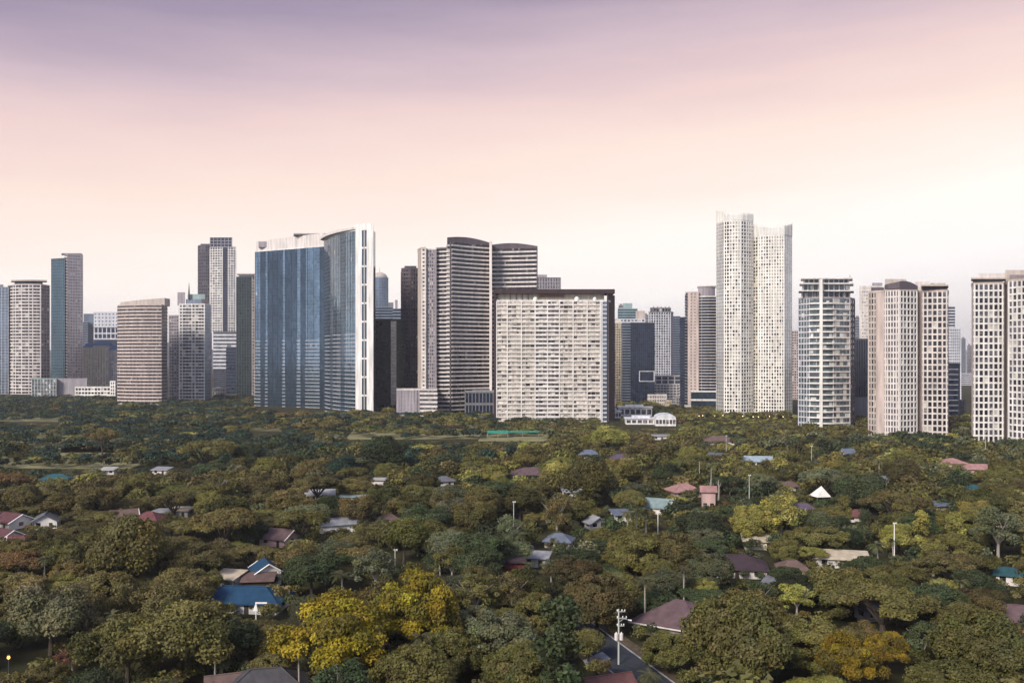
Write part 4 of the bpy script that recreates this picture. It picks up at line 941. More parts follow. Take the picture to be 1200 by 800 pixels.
    house('cream flat roofed house behind the dark plum hipped roof', 'the cream flat roof', 890, 630, 11, 8, roof='creamroof', kind='shed', rh=.9, rot=-10, wall='cream')
    house('long cream roofed house with a white gable on the right', 'the long cream roof on the right', 985, 650, 16, 7, roof='creamroof', kind='shed', rh=1.2, rot=-14, wall='offwhite')
    house('broad mauve roofed house in the middle distance with a red awning', 'the broad mauve roof', 621, 551, 20, 14, roof='mauveroof', kind='hip', rh=3, rot=10, wall='redwall', vis=(1, .6))
    house('slate blue hipped roof in the middle distance', 'the slate blue roof', 690, 529, 13, 9, roof='slate', rot=-5)
    house('purple grey hipped roof just right of the slate blue roof', 'the purple grey roof', 725, 534, 12, 9, roof='purple', rot=8)
    house('grey blue shed roof behind yellowish trees right of centre', 'the grey blue shed roof', 838, 532, 9, 8, roof='slate', kind='shed', rh=1, rot=-10)
    house('pale blue grey gabled house right of centre in the middle distance', 'the pale blue grey gabled roof', 887, 537, 18, 9, roof='paleblue', kind='gablex', rot=-8, wall='offwhite')
    house('long whitish low roof in front of the white pavilion', 'the long whitish low roof', 775, 510, 15, 8, roof='palegrey', kind='shed', rh=.8)
    house('wide light brown roof below the white twin towers', 'the wide light brown roof', 842, 513, 25, 16, roof='brownroof', rh=3, rot=-8)
    house('pinkish brown hipped house with pink walls right of centre', 'the pinkish brown hipped roof', 801, 570, 14, 11, roof='pinkroof', rh=2.8, rot=14, wall='pinkwall', vis=(1, .8))
    house('tall narrow pink walled house beside the dead pale trunks', 'the tall pink walled house', 830, 572, 6, 7, h=7, roof='pinkroof', kind='gablex', rh=1.5, rot=-10, wall='pinkwall', vis=(1, .9))
    house('grey green roofed house with a white gable end right of centre', 'the grey green gabled roof', 768, 588, 15, 10, roof='palegreen', kind='gablex', rh=2.6, rot=-30, wall='offwhite', trim='purewhite', vis=(1, .7))
    house('small pale roof left of the grey green roofed house', None, 728, 600, 7, 7, roof='slate', kind='shed', rh=1, rot=10)
    house('pink roofed house on the right, left block of two', 'the pink roof on the right', 1115, 539, 12, 10, h=5, roof='pinkroof', rh=2, wall='pinkwall', vis=(1, .8))
    house('long low pink roofed house on the right, right block of two', 'the long low pink roof', 1147, 546, 20, 9, roof='pinkroof', rh=2.2, rot=-10, wall='pinkwall', vis=(1, .8))
    house('small teal roof below the pink roofs on the right', 'the small teal roof on the right', 1140, 570, 8, 7, roof='teal', rh=1.8, rot=20)
    house('dark teal metal roof among trees at the right edge', 'the dark teal metal roof', 1182, 670, 7, 5, roof='teal', kind='shed', rh=1, rot=-25)
    house('dull purple hipped roof on the right below the white tent', 'the dull purple roof on the right', 940, 593, 12, 9, roof='purple', rot=-5)
    house('slate roof in the middle distance on the right below the balcony tower', None, 993, 528, 8, 7, roof='slate', kind='gablex', rot=12)
    house('dark red slatted house with pale flat roof left of centre', 'the dark red slatted house', 602, 656, 6, 5, h=4.6, roof='plumroof', kind='flat', rh=.4, rot=6, wall='redwall', vis=(1, 1.0))
    house('pale grey flat roof right of the dark red slatted house', 'the roof beside the slatted house', 628, 650, 8, 6, roof='palegrey', kind='shed', rh=.8, rot=-12)
    house('pale grey shed roof in the middle foreground among brownish trees', 'the middle grey shed roof', 527, 655, 6, 5, h=2.6, roof='palegrey', kind='shed', rh=.8, rot=-22, wall='grey', show=False)
    house('small dull red roof at the bottom edge below the utility pole', 'the dull red roof at the bottom', 712, 797, 9, 6, h=2.6, roof='redbrown', kind='gablex', rh=1.6, rot=20, wall='offwhite', vis=(1, .4))
    house('mauve roof with an orange wall at the right edge', 'the mauve roof at the right edge', 1196, 716, 9, 8, roof='mauveroof', kind='gablex', rot=-20, wall='orange')
    house('small white walled house in the lower right corner', 'the white wall in the lower right corner', 1201, 784, 5, 5, h=4.5, roof='greyroof', kind='flat', rh=.4, wall='offwhite')
    house('pale flat roofs beside dead pale branches at right', None, 1168, 606, 9, 6, roof='palegrey', kind='shed', rh=.7, rot=-14)
    house('small grey roofed house beside the bright lime tree', None, 906, 683, 5, 5, roof='greyroof', kind='gable', rot=15, wall='grey', h=2.6, show=False)
    house('small grey metal roof in shade on the right', None, 1022, 709, 7, 5, roof='greyroof', kind='shed', rh=.8, rot=18, h=2.6, wall='grey', show=False)
    house('dull red small roof at the lower right under the big olive tree', None, 925, 750, 5, 4, roof='maroon', kind='shed', rh=.8, rot=-25, wall='offwhite', show=False)
    for lab, px, py, w, d, kind, roof, wall, rot in (
            ('small rusty brown roof half hidden left of the white tent', 925, 566, 8, 7, 'hip', 'brownroof', 'offwhite', 15), ('small pale roof half hidden between the white tent and the pink roofs', 1030, 560, 9, 6, 'shed', 'palegrey', 'offwhite', -12),
            ('white walled cottage peeping from trees behind the round dark olive tree', 698, 608, 7, 6, 'gable', 'palegrey', 'purewhite', 20), ('slate roof half hidden left of the round dark olive tree', 655, 628, 9, 7, 'hip', 'slate', 'offwhite', -15),
            ('dull brown roof half hidden below the pale mint roof', 455, 605, 9, 7, 'hip', 'brownroof', 'offwhite', 10), ('small white roof in the trees above the red and brown roofs at left', 128, 549, 7, 6, 'shed', 'whiteroof', 'offwhite', 8),
            ('pale roof deep in trees above the low red roof at left', 190, 549, 9, 6, 'shed', 'palegrey', 'offwhite', -10), ('grey roof among trees between the mauve roof and the pale mint roof', 520, 560, 9, 7, 'hip', 'greyroof', 'offwhite', 20),
            ('orange brown roof half hidden right of the dull purple roof', 1005, 600, 9, 7, 'hip', 'redbrown', 'offwhite', -20), ('pale grey roof half hidden right of the broad mauve roof', 668, 572, 9, 7, 'gablex', 'palegrey', 'offwhite', 16),
            ('small slate roof half hidden below the pink roofs on the right', 1100, 590, 8, 6, 'shed', 'slate', 'offwhite', 12), ('brownish roof half hidden left of the long cream roof', 928, 660, 8, 6, 'hip', 'brownroof', 'offwhite', -8)):
        house(lab, None, px, py, w, d, roof=roof, kind=kind, rot=rot, wall='grey' if wall == 'purewhite' else wall, h=2.3, rh=1.0 if kind == 'shed' else 1.9)
    # tent
    D = (H-4)*F/(577-YH); p = P(961, D); t = thing('tent', 'white pointed canopy tent standing among trees on the right', 'tent', (p.x, p.y, 0), R(12)); mb = MB()
    mb.tri((-3.2, -3.2, 2.6), (3.2, -3.2, 2.6), (.6, 0, 6.8)); mb.tri((3.2, -3.2, 2.6), (3.2, 3.2, 2.6), (.6, 0, 6.8)); mb.tri((3.2, 3.2, 2.6), (-3.2, 3.2, 2.6), (.6, 0, 6.8)); mb.tri((-3.2, 3.2, 2.6), (-3.2, -3.2, 2.6), (.6, 0, 6.8))
    mb.build('canopy', 'purewhite', t)
    for sx in (-1, 1):
        for sy in (-1, 1): mb = MB(); mb.tube([(sx*3, sy*3, 0), (sx*3, sy*3, 2.62)], .08, 5); mb.build('pole', 'steel', t)
    LAND.append((961, 577, 'the white tent', D)); CLEAR.append((953, 568, 969, 582, D))
    # green sports court roofs
    for px, py, w, lab in ((583, 506, 16, 'bright teal green tent roof over a court at the foot of the ivory slab'), (612, 505, 26, 'long flat green sheet roof right of the bright teal court tent')):
        D = (H-4)*F/(py-YH); p = P(px, D); t = thing('court_shelter', lab, 'shelter', (p.x, p.y, 0), R(4)); mb = MB(); hw = w/2
        rz = 5.2 if w < 20 else 4.3
        mb.quad((-hw, -5, 3.4), (hw, -5, 3.4), (hw, 0, rz), (-hw, 0, rz)); mb.quad((hw, 5, 3.4), (-hw, 5, 3.4), (-hw, 0, rz), (hw, 0, rz)); mb.build('roof', 'greencourt', t)
        for sx in (-1, 0, 1):
            for sy in (-1, 1): mb = MB(); mb.tube([(sx*hw*.95, sy*4.8, 0), (sx*hw*.95, sy*4.8, 3.4)], .12, 5); mb.build('post', 'steel', t)
        CLEAR.append((px-w*.5*F/D, py-5, px+w*.5*F/D, py+4, D))
    # white pavilions left of the twins
    for px, py, w, hh, lab in ((744, 477, 34, 9, 'white flat roofed pavilion right of the foot of the ivory slab'), (718, 482, 16, 6, 'small pale pavilion touching the foot of the ivory slab'),
                           (752, 490, 30, 5, 'pale grey lower hall in front of the white pavilion'), (779, 489, 18, 7, 'pale rounded grey hall right of the white pavilion')):
        D = (H-hh)*F/(py-YH); p = P(px, D); t = thing('pavilion', lab, 'building', (p.x, p.y, 0), R(-4)); hw = w/2; mb = MB(); mb.box(-hw, hw, -9, 9, 0, hh); mb.build('wall', 'white', t)
        mb = MB()
        if 'rounded' in lab:
            n = 8
            for k in range(n):
                a0, a1 = math.pi*k/n, math.pi*(k+1)/n
                mb.quad((-hw*math.cos(a0)*1.02, -9.3, hh+4*math.sin(a0)), (-hw*math.cos(a1)*1.02, -9.3, hh+4*math.sin(a1)), (-hw*math.cos(a1)*1.02, 9.3, hh+4*math.sin(a1)), (-hw*math.cos(a0)*1.02, 9.3, hh+4*math.sin(a0)))
                mb.tri((-hw*math.cos(a0), -9.1, hh+4*math.sin(a0)-.1), (0, -9.1, hh-.05), (-hw*math.cos(a1), -9.1, hh+4*math.sin(a1)-.1))
        else: mb.box(-hw-1, hw+1, -10, 10, hh, hh+.7); mb.box(-hw*.6, hw*.5, -5, 6, hh+.7, hh+2.6)
        mb.build('roof', 'purewhite' if hh > 8 else 'coolwhite', t)
        for i in range(6):
            x = -hw+(i+.5)*w/6; mb = MB(); mb.box(x-w/16, x+w/16, -9.06, -8.9, hh*.25, hh*.8); mb.build('window', 'g_mid', t)
        CLEAR.append((px-w*.5*F/D, py-8, px+w*.5*F/D, py+8, D))
# ------------------------------------------------------------------ POLES, LAMPS
def utility_pole(label, phrase, px, pyb, pyt, detail=True, m='concrete_pole', rot=0):
    D = H*F/(pyb-YH); p = P(px, D); h = Z(pyt, D); t = thing('utility_pole', label, 'utility pole', (p.x, p.y, 0), R(rot)); mb = MB()
    r = .17 if detail else .15
    mb.tube([(0, 0, -.3), (0, 0, h*.5), (0, 0, h)], [r*1.25, r, r*.75], 8); mb.build('pole', m, t)
    for k, (z, w) in enumerate(((h-.6, 1.3), (h-1.9, 1.6), (h-3.4, 1.1)) if detail else ((h-.5, .7),)):
        mb = MB(); mb.box(-.35, w, -.09, .09, z, z+.16); cb = mb.build('cross_arm', 'steel', t)
        for x in (-.25, w*.5, w-.1):
            mb = MB(); mb.tube([(x, 0, z+.16), (x, 0, z+.28), (x, 0, z+.5)], [.06, .13, .09], 6); mb.build('insulator', 'purewhite', cb)
    if detail:
        for sx in (-.5, .5):
            mb = MB(); mb.tube([(sx, -.28, h-6.0), (sx, -.28, h-4.75)], .36, 10); mb.tube([(sx, -.28, h-4.75), (sx, -.28, h-4.45)], [.2, .1], 6); mb.build('transformer', 'offwhite', t)
        mb = MB(); mb.tube([(0, 0, h-2.6), (1.0, -.1, h-1.9), (1.9, -.2, h-2.1)], .06, 5); sa = mb.build('lamp_arm', 'steel', t)
        mb = MB(); mb.tube([(1.8, -.2, h-2.1), (2.5, -.25, h-2.2)], [.1, .17], 6); mb.build('lamp_head', 'purewhite', sa)
    if phrase: LAND.append((px, (pyb+pyt)/2, phrase, D))
    CLEAR.append((px-5, pyt, px+8, pyb-(2 if detail else (pyb-pyt)*.45), D)); return t, D, h
def garden_lamps():
    for i in range(11):
        D = 872 + random.uniform(-22, 12); p = P(816+i*11+random.uniform(-5, 5), D)
        t = thing('garden_lamp', 'small lit garden lamp in the planted forecourt of the tall white twins', 'lamp', (p.x, p.y, 0), 0, 'lit garden lamps at the foot of the twins'); mb = MB(); mb.tube([(0, 0, 0), (0, 0, 3.2)], .08, 5); mb.build('pole', 'darkgrey', t)
        mb = MB(); mb.tube([(0, 0, 3.2), (0, 0, 3.6), (0, 0, 4.1)], [.15, .38, .15], 8); mb.build('lantern', 'lamp_warm', t)
def poles():
    utility_pole('pale concrete utility pole with transformers and cross arms beside the asphalt street', 'the pale utility pole by the street', 725, 778, 713)
    utility_pole('pale utility pole right of centre near the grey green roofed house', 'the utility pole near the grey green roof', 771, 628, 599, False, 'purewhite')
    utility_pole('thin grey pole at far middle left of the utility pole with a wide spread', 'the thin pole left of centre', 602, 618, 587, False)
    utility_pole('pale pole with a short arm right of the pink walled house', 'the pole right of the pink house', 878, 598, 556, False)
    utility_pole('slim pale pole beside the tall palm on the right', 'the slim pole on the right', 1048, 660, 612, False, 'purewhite')
    utility_pole('pale pole in front of the balcony tower', None, 951, 545, 522, False)
    utility_pole('thin pole between dark trees above the yellow flowering tree', None, 463, 665, 643, False)
    utility_pole('pale pole below the dark office block gap on the right', None, 1155, 535, 505, False)
    utility_pole('thin grey pole standing in front of the pink roof on the right', None, 851, 532, 510, False)
    # white roof vane over the blue roof
    D = (H-6)*F/(708-YH); p = P(300, D); t = thing('signpost', 'small white arm sign on a post in front of the bright blue roof', 'sign', (p.x, p.y, 0)); mb = MB()
    mb.tube([(0, 0, 0), (0, 0, 6.2)], .12, 6); mb.build('pole', 'purewhite', t); mb = MB(); mb.box(-.15, 2.4, -.06, .06, 6.2, 6.55); mb.build('arm', 'purewhite', t)
    mb = MB(); mb.hexa([(-.7, -.1, 4.6), (.4, -.1, 4.6), (.4, .1, 4.6), (-.7, .1, 4.6)], [(-.1, -.1, 6.2), (.1, -.1, 6.2), (.1, .1, 6.2), (-.1, .1, 6.2)]); mb.build('bracket', 'purewhite', t); CLEAR.append((293, 694, 314, 712, D))
    # lit street lamp bottom left
    D = (H-3.5)*F/(770-YH); p = P(10, D); t = thing('street_lamp', 'lit orange street lamp among bushes in the lower left corner', 'street lamp', (p.x, p.y, 0)); mb = MB()
    mb.tube([(0, 0, 0), (0, 0, 3.2)], .07, 6); mb.build('pole', 'darkgrey', t); mb = MB(); mb.tube([(0, 0, 3.2), (0, 0, 3.45), (0, 0, 3.9)], [.12, .3, .16], 8); mb.build('lantern', 'lamp', t)
    mb = MB(); mb.tube([(0, 0, 3.9), (0, 0, 4.1)], [.3, .05], 8); mb.build('cap', 'darkgrey', t)
    CLEAR.append((5, 764, 16, 778, D)); LAND.append((10, 770, 'the lit street lamp', D))
    # dead trunks
    for px, pyb, pyt, lab in ((931, 640, 560, 'tall bare pale dead tree trunk right of the pink walled house, left of two'), (957, 630, 565, 'bare pale dead tree trunk, right of two, below the light brown roof')):
        px = {931: 833, 957: 842}[px]; D = H*F/((592 if px == 833 else 586)-YH); p = P(px, D); h = Z(562, D); t = thing('dead_tree', lab, 'tree', (p.x, p.y, 0)); mb = MB()
        mb.tube([(0, 0, -.2), (.2, 0, h*.5), (-.1, 0, h)], [.4, .3, .14], 7); mb.tube([(.15, 0, h*.6), (1.2, .2, h*.85)], [.16, .05], 5); mb.tube([(.1, 0, h*.7), (-1.0, -.1, h*.95)], [.14, .05], 5); mb.build('trunk', 'palebark', t); CLEAR.append((px-3, 560, px+3, 588, D))
# ------------------------------------------------------------------ SETTING
def mat_ground(name, c1, c2, sc):
    m, nt, out = nt_new(name)
    p = N(nt, 'ShaderNodeBsdfPrincipled'); p.inputs['Roughness'].default_value = .95; p.inputs['Specular IOR Level'].default_value = .1
    g = N(nt, 'ShaderNodeNewGeometry'); n1 = N(nt, 'ShaderNodeTexNoise'); n1.inputs['Scale'].default_value = sc; n1.inputs['Detail'].default_value = 8; n1.inputs['Roughness'].default_value = .65
    L(nt, g, 'Position', n1, 'Vector'); r = N(nt, 'ShaderNodeValToRGB'); r.color_ramp.elements[0].position = .35; r.color_ramp.elements[1].position = .68
    r.color_ramp.elements[0].color = rgba(c1); r.color_ramp.elements[1].color = rgba(c2); L(nt, n1, 'Fac', r, 'Fac'); L(nt, r, 'Color', p, 'Base Color'); L(nt, p, 'BSDF', out, 'Surface'); return m
M['ground'] = mat_ground('undergrowth_soil', (.022, .026, .011), (.06, .052, .024), .12)
M['lawn'] = mat_ground('dry_lawn', (.17, .165, .075), (.28, .26, .14), .05)
M['garden'] = mat_ground('planted_ground', (.03, .04, .015), (.13, .12, .05), .22)
M['asphalt'] = mat_ground('asphalt', (.036, .042, .05), (.06, .066, .075), .7)
M['verge'] = mat_ground('dry_verge', (.07, .055, .035), (.14, .11, .075), .6)
M['paving'] = mat_ground('pale_paving', (.22, .24, .27), (.36, .38, .40), .6)
M['hill'] = mat_ground('far_hill', (.05, .06, .055), (.10, .11, .10), .004)
def sheet(name, pts, z, m):
    mb = MB(); i = len(mb.v); mb.v = [(p[0], p[1], z) for p in pts]; mb.f = [tuple(range(len(pts)))]; mb.m = [0]; return tag(mb.build(name, m), kind='structure')
def setting():
    sheet('ground', [(-9000, -600), (9000, -600), (9000, 9000), (-9000, 9000)], 0, 'ground')
    def gp(*a): return [G(x, y).xy for x, y in a]
    for pts in (((404, 515), (560, 514), (575, 503), (480, 501), (415, 503)), ((292, 505), (330, 505), (332, 493), (296, 493)), ((0, 548), (150, 550), (200, 530), (230, 512), (0, 508)),
                ((0, 494), (70, 494), (75, 484), (0, 483)), ((560, 517), (640, 517), (645, 508), (566, 506)), ((70, 530), (140, 530), (140, 518), (75, 516))):
        sheet('lawn', gp(*pts), .05, 'lawn'); xs = [p[0] for p in pts]; ys = [p[1] for p in pts]
        CLEAR.append((min(xs)+6, min(ys)+2, max(xs)-6, max(ys)-2, min(G(x, y).y for x, y in pts)))
    # street at the bottom
    a, b = G(668, 728).xy, G(800, 830).xy; d = (b-a).normalized(); nv = Vector((d.y, -d.x)); w = 4.2
    sheet('street', [a-nv*w, b-nv*w, b+nv*w, a+nv*w], .02, 'asphalt')
    for s in (-1, 1):
        mb = MB(); mb.obox((a+b)/2, d, nv*s, (b-a).length/2, w, w+.3, 0, .14); tag(mb.build('kerb', 'steel'), kind='structure')
        q0, q1 = a+nv*s*(w+.3), b+nv*s*(w+.3); q2, q3 = b+nv*s*(w+3), a+nv*s*(w+3); sheet('verge', [q0, q1, q2, q3] if s < 0 else [q1, q0, q3, q2], .09, 'verge')
    sheet('driveway', gp((690, 786), (716, 772), (706, 764), (683, 774)), .14, 'paving')
    CLEAR.append((702, 752, 745, 790, 150)); CLEAR.append((690, 752, 710, 778, 150))
    STREET.append((a, b))
    # forecourt of the twin towers
    sheet('forecourt', [P(812, 905).xy, P(940, 905).xy, P(940, 960).xy, P(812, 960).xy] if False else gp((806, 497), (936, 495), (930, 487), (812, 487)), .06, 'garden'); CLEAR.append((812, 484, 934, 491, 866))
    # hills beyond the city
    mb = MB(); n = 90; x0, x1 = -6200, 6200
    prof = [70 + 38*math.sin(k*.33) + 24*math.sin(k*.81+1) + 12*math.sin(k*1.9) for k in range(n+1)]
    for k in range(n):
        xa, xb = x0+(x1-x0)*k/n, x0+(x1-x0)*(k+1)/n
        mb.quad((xa, 6600, -1), (xb, 6600, -1), (xb, 7400, prof[k+1]+55), (xa, 7400, prof[k]+55)); mb.quad((xb, 8600, -1), (xa, 8600, -1), (xa, 7400, prof[k]+55), (xb, 7400, prof[k+1]+55))
    tag(mb.build('hills', 'hill'), kind='structure')
STREET = []
# ------------------------------------------------------------------ TREES
TREES = []      # dicts of single trees
def overlaps(px, py, rp, ry, D):
    for x0, y0, x1, y1, d in CLEAR:
        if D < d + 4 and x0 - rp*.8 < px < x1 + rp*.8 and y0 - ry*.8 < py < y1 + ry*.95: return True
    return False
HB = []
def near_house(x, y, r):
    for hx, hy, hr in HB:
        if (x-hx)**2 + (y-hy)**2 < (hr*.6+r*.28)**2: return True
    for a, b in STREET:
        d = (b-a); t = max(0, min(1, (Vector((x, y))-a).dot(d)/d.length_squared)); 
        if (Vector((x, y))-a-d*t).length < 4.4 + r*.45: return True
    return False
SPEC = [  # px, py of the crown centre, radius in px, kind, colour word, label
    (400, 735, 80, 'flower', 'golden yellow', 'biggest golden yellow flowering tree, heaped crown in the lower left foreground', 1.0),
    (488, 708, 62, 'flower', 'golden yellow', 'tall golden yellow flowering tree behind and right of the biggest yellow one', 1.25),
    (866, 750, 64, 'dense', 'olive green', 'largest dense olive green round tree, right of the maroon brown tiled roof at the bottom', 1.15),
    (1152, 760, 56, 'dense', 'olive green', 'large dense olive green tree in the lower right corner', 1.05),
    (996, 768, 43, 'flower', 'orange yellow', 'orange yellow flowering tree at the bottom on the right, left crown of two', 1.25),
    (1040, 758, 30, 'flower', 'orange yellow', 'smaller orange yellow flowering tree touching the right side of the other orange one', 1.3),
    (1082, 748, 30, 'loose', 'dark green', 'dark shaded loose tree between the orange yellow trees and the lower right olive tree', 1.0),
    (934, 700, 26, 'loose', 'lime green', 'bright lime green tree right of the largest olive round tree', .9),
    (712, 513, 21, 'round', 'yellowish green', 'pale yellowish green tree at the right foot of the ivory slab', 1.0),
    (688, 516, 10, 'round', 'yellowish green', None, 1.0),
    (619, 525, 15, 'round', 'lime green', 'bright lime green tree in the middle distance under the ivory slab', .8),
    (745, 650, 34, 'dense', 'olive green', 'perfectly round dark olive tree left of the dark plum hipped roof', 1.0),
    (700, 705, 42, 'dense', 'brownish olive', 'dense brownish olive tree just behind the utility pole and street', 1.05),
    (668, 664, 40, 'umbrella', 'brownish olive', 'wide brownish olive umbrella tree left of the round dark olive tree', 1.0),
    (789, 648, 30, 'dense', 'brownish olive', None, 1.1), (776, 672, 22, 'dense', 'olive green', None, 1.0),
    (835, 668, 28, 'dense', 'greyish green', 'greyish green round tree just in front of the dark plum hipped roof', 1.0),
    (884, 612, 30, 'dense', 'yellowish green', 'yellowish olive round tree behind the cream flat roof', .9),
    (826, 690, 15, 'dense', 'yellowish green', 'small pale green bushy tree behind the maroon brown tiled roof', 1.1),
    (782, 762, 32, 'dense', 'olive green', 'olive green tree on the verge between the utility pole and the largest olive tree', .9),
    (20, 655, 40, 'umbrella', 'rusty orange', 'rusty orange brown umbrella tree at the left edge', 1.0),
    (9, 560, 22, 'umbrella', 'rusty orange', 'rusty orange umbrella tree at the left edge in the middle distance', 1.0),
    (150, 640, 52, 'round', 'olive green', 'big dark olive tree in front of the low red roof at left', 1.1),
    (70, 682, 30, 'umbrella', 'yellowish green', 'yellowish umbrella tree with layered crown near the left edge', 1.0),
    (225, 650, 42, 'umbrella', 'brownish olive', None, 1.0), (262, 607, 46, 'umbrella', 'brownish olive', None, 1.0),
    (240, 524, 36, 'umbrella', 'brownish olive', 'wide brown umbrella tree in the middle distance at left', 1.0),
    (120, 508, 20, 'umbrella', 'brownish olive', 'tall dark umbrella tree standing in the open lawn at left', 1.5),
    (85, 768, 26, 'loose', 'reddish brown', 'reddish brown flowering bush in the lower left corner', .6),
    (150, 755, 55, 'round', 'olive green', None, 1.0), (215, 745, 55, 'round', 'olive green', None, 1.0), (265, 752, 38, 'round', 'dark green', None, 1.0),
    (60, 720, 50, 'round', 'greyish green', None, 1.0), (585, 752, 50, 'dense', 'greyish green', 'greyish green rounded tree right of the yellow flowering trees', .9),
    (610, 785, 45, 'dense', 'olive green', None, .9), (632, 720, 34, 'dense', 'olive green', None, 1.0), (655, 770, 32, 'column', 'dark green', None, 1.0), (440, 665, 34, 'loose', 'greyish green', 'feathery greyish tree just behind the yellow flowering trees', .9),
    (365, 668, 36, 'round', 'dark green', 'dark green tree right of the small white gabled cottage', .9), (125, 700, 40, 'dense', 'brownish olive', None, 1.0),
    (450, 530, 30, 'round', 'dark green', 'dark green tree with a thin stem above it in the middle distance left of centre', 1.0), (690, 560, 36, 'round', 'olive green', 'big olive tree below the slate blue roof', 1.0),
    (985, 690, 36, 'round', 'olive green', None, 1.0), (1050, 672, 36, 'umbrella', 'olive green', None, 1.0), (1110, 655, 40, 'umbrella', 'brownish olive', None, 1.0), (920, 645, 18, 'dense', 'olive green', None, 1.1),
    (1170, 620, 36, 'loose', 'greyish green', 'bare branched greyish tree at the right edge beside pale flat roofs', 1.0), (1050, 585, 42, 'umbrella', 'brownish olive', 'wide brownish umbrella tree right of the white tent', 1.0),
    (1085, 570, 10, 'round', 'golden yellow', 'small yellow tipped tree behind the wide umbrella tree right of the tent', 1.0), (1010, 575, 30, 'round', 'dark green', None, 1.0),
    (915, 600, 36, 'loose', 'yellowish green', None, .9),
    (1080, 625, 12, 'column', 'yellowish green', 'narrow yellow green tree on the right below the pink roofs', 1.0), (1120, 625, 12, 'column', 'lime green', 'narrow lime green tree on the right, taller than the yellow green one', 1.0), (1013, 620, 9, 'column', 'dark green', None, 1.3), (990, 600, 8, 'column', 'olive green', None, 1.2),
]
PALMS = [(1029, 640, 14, 'tall palm with a bare trunk right of the long cream roof'), (1047, 634, 9, 'palm beside the slim pole right of the long cream roof'), (745, 597, 14, 'tall palm left of the grey green roof with the white gable'), (757, 600, 12, 'palm directly in front of the grey green roof'),
         (735, 606, 12, 'leaning palm farthest left in front of the grey green roof'), (820, 545, 9, 'palm behind the pinkish brown hipped roof'), (833, 552, 9, 'palm above the pink walled house'), (350, 775, 17, 'palm beneath the biggest yellow flowering tree'), (410, 785, 16, 'palm at the bottom edge under the biggest yellow flowering tree'),
         (448, 783, 13, 'smaller palm at the bottom edge right of the biggest yellow flowering tree'), (1172, 536, 10, 'palm right of the pink roofs at right'), (252, 770, 12, 'slender palm in the gap beside the dark grey hipped roof at the bottom'), (1030, 547, 9, 'pale palm in the middle distance in front of the punched window tower'),
         (402, 687, 16, 'drooping palm between the yellow flowering trees and the dark green tree'), (345, 640, 12, 'palm right of the mauve pink gabled roof'), (560, 570, 8, 'palm left of the broad mauve roof in the middle distance')]
FAR = []
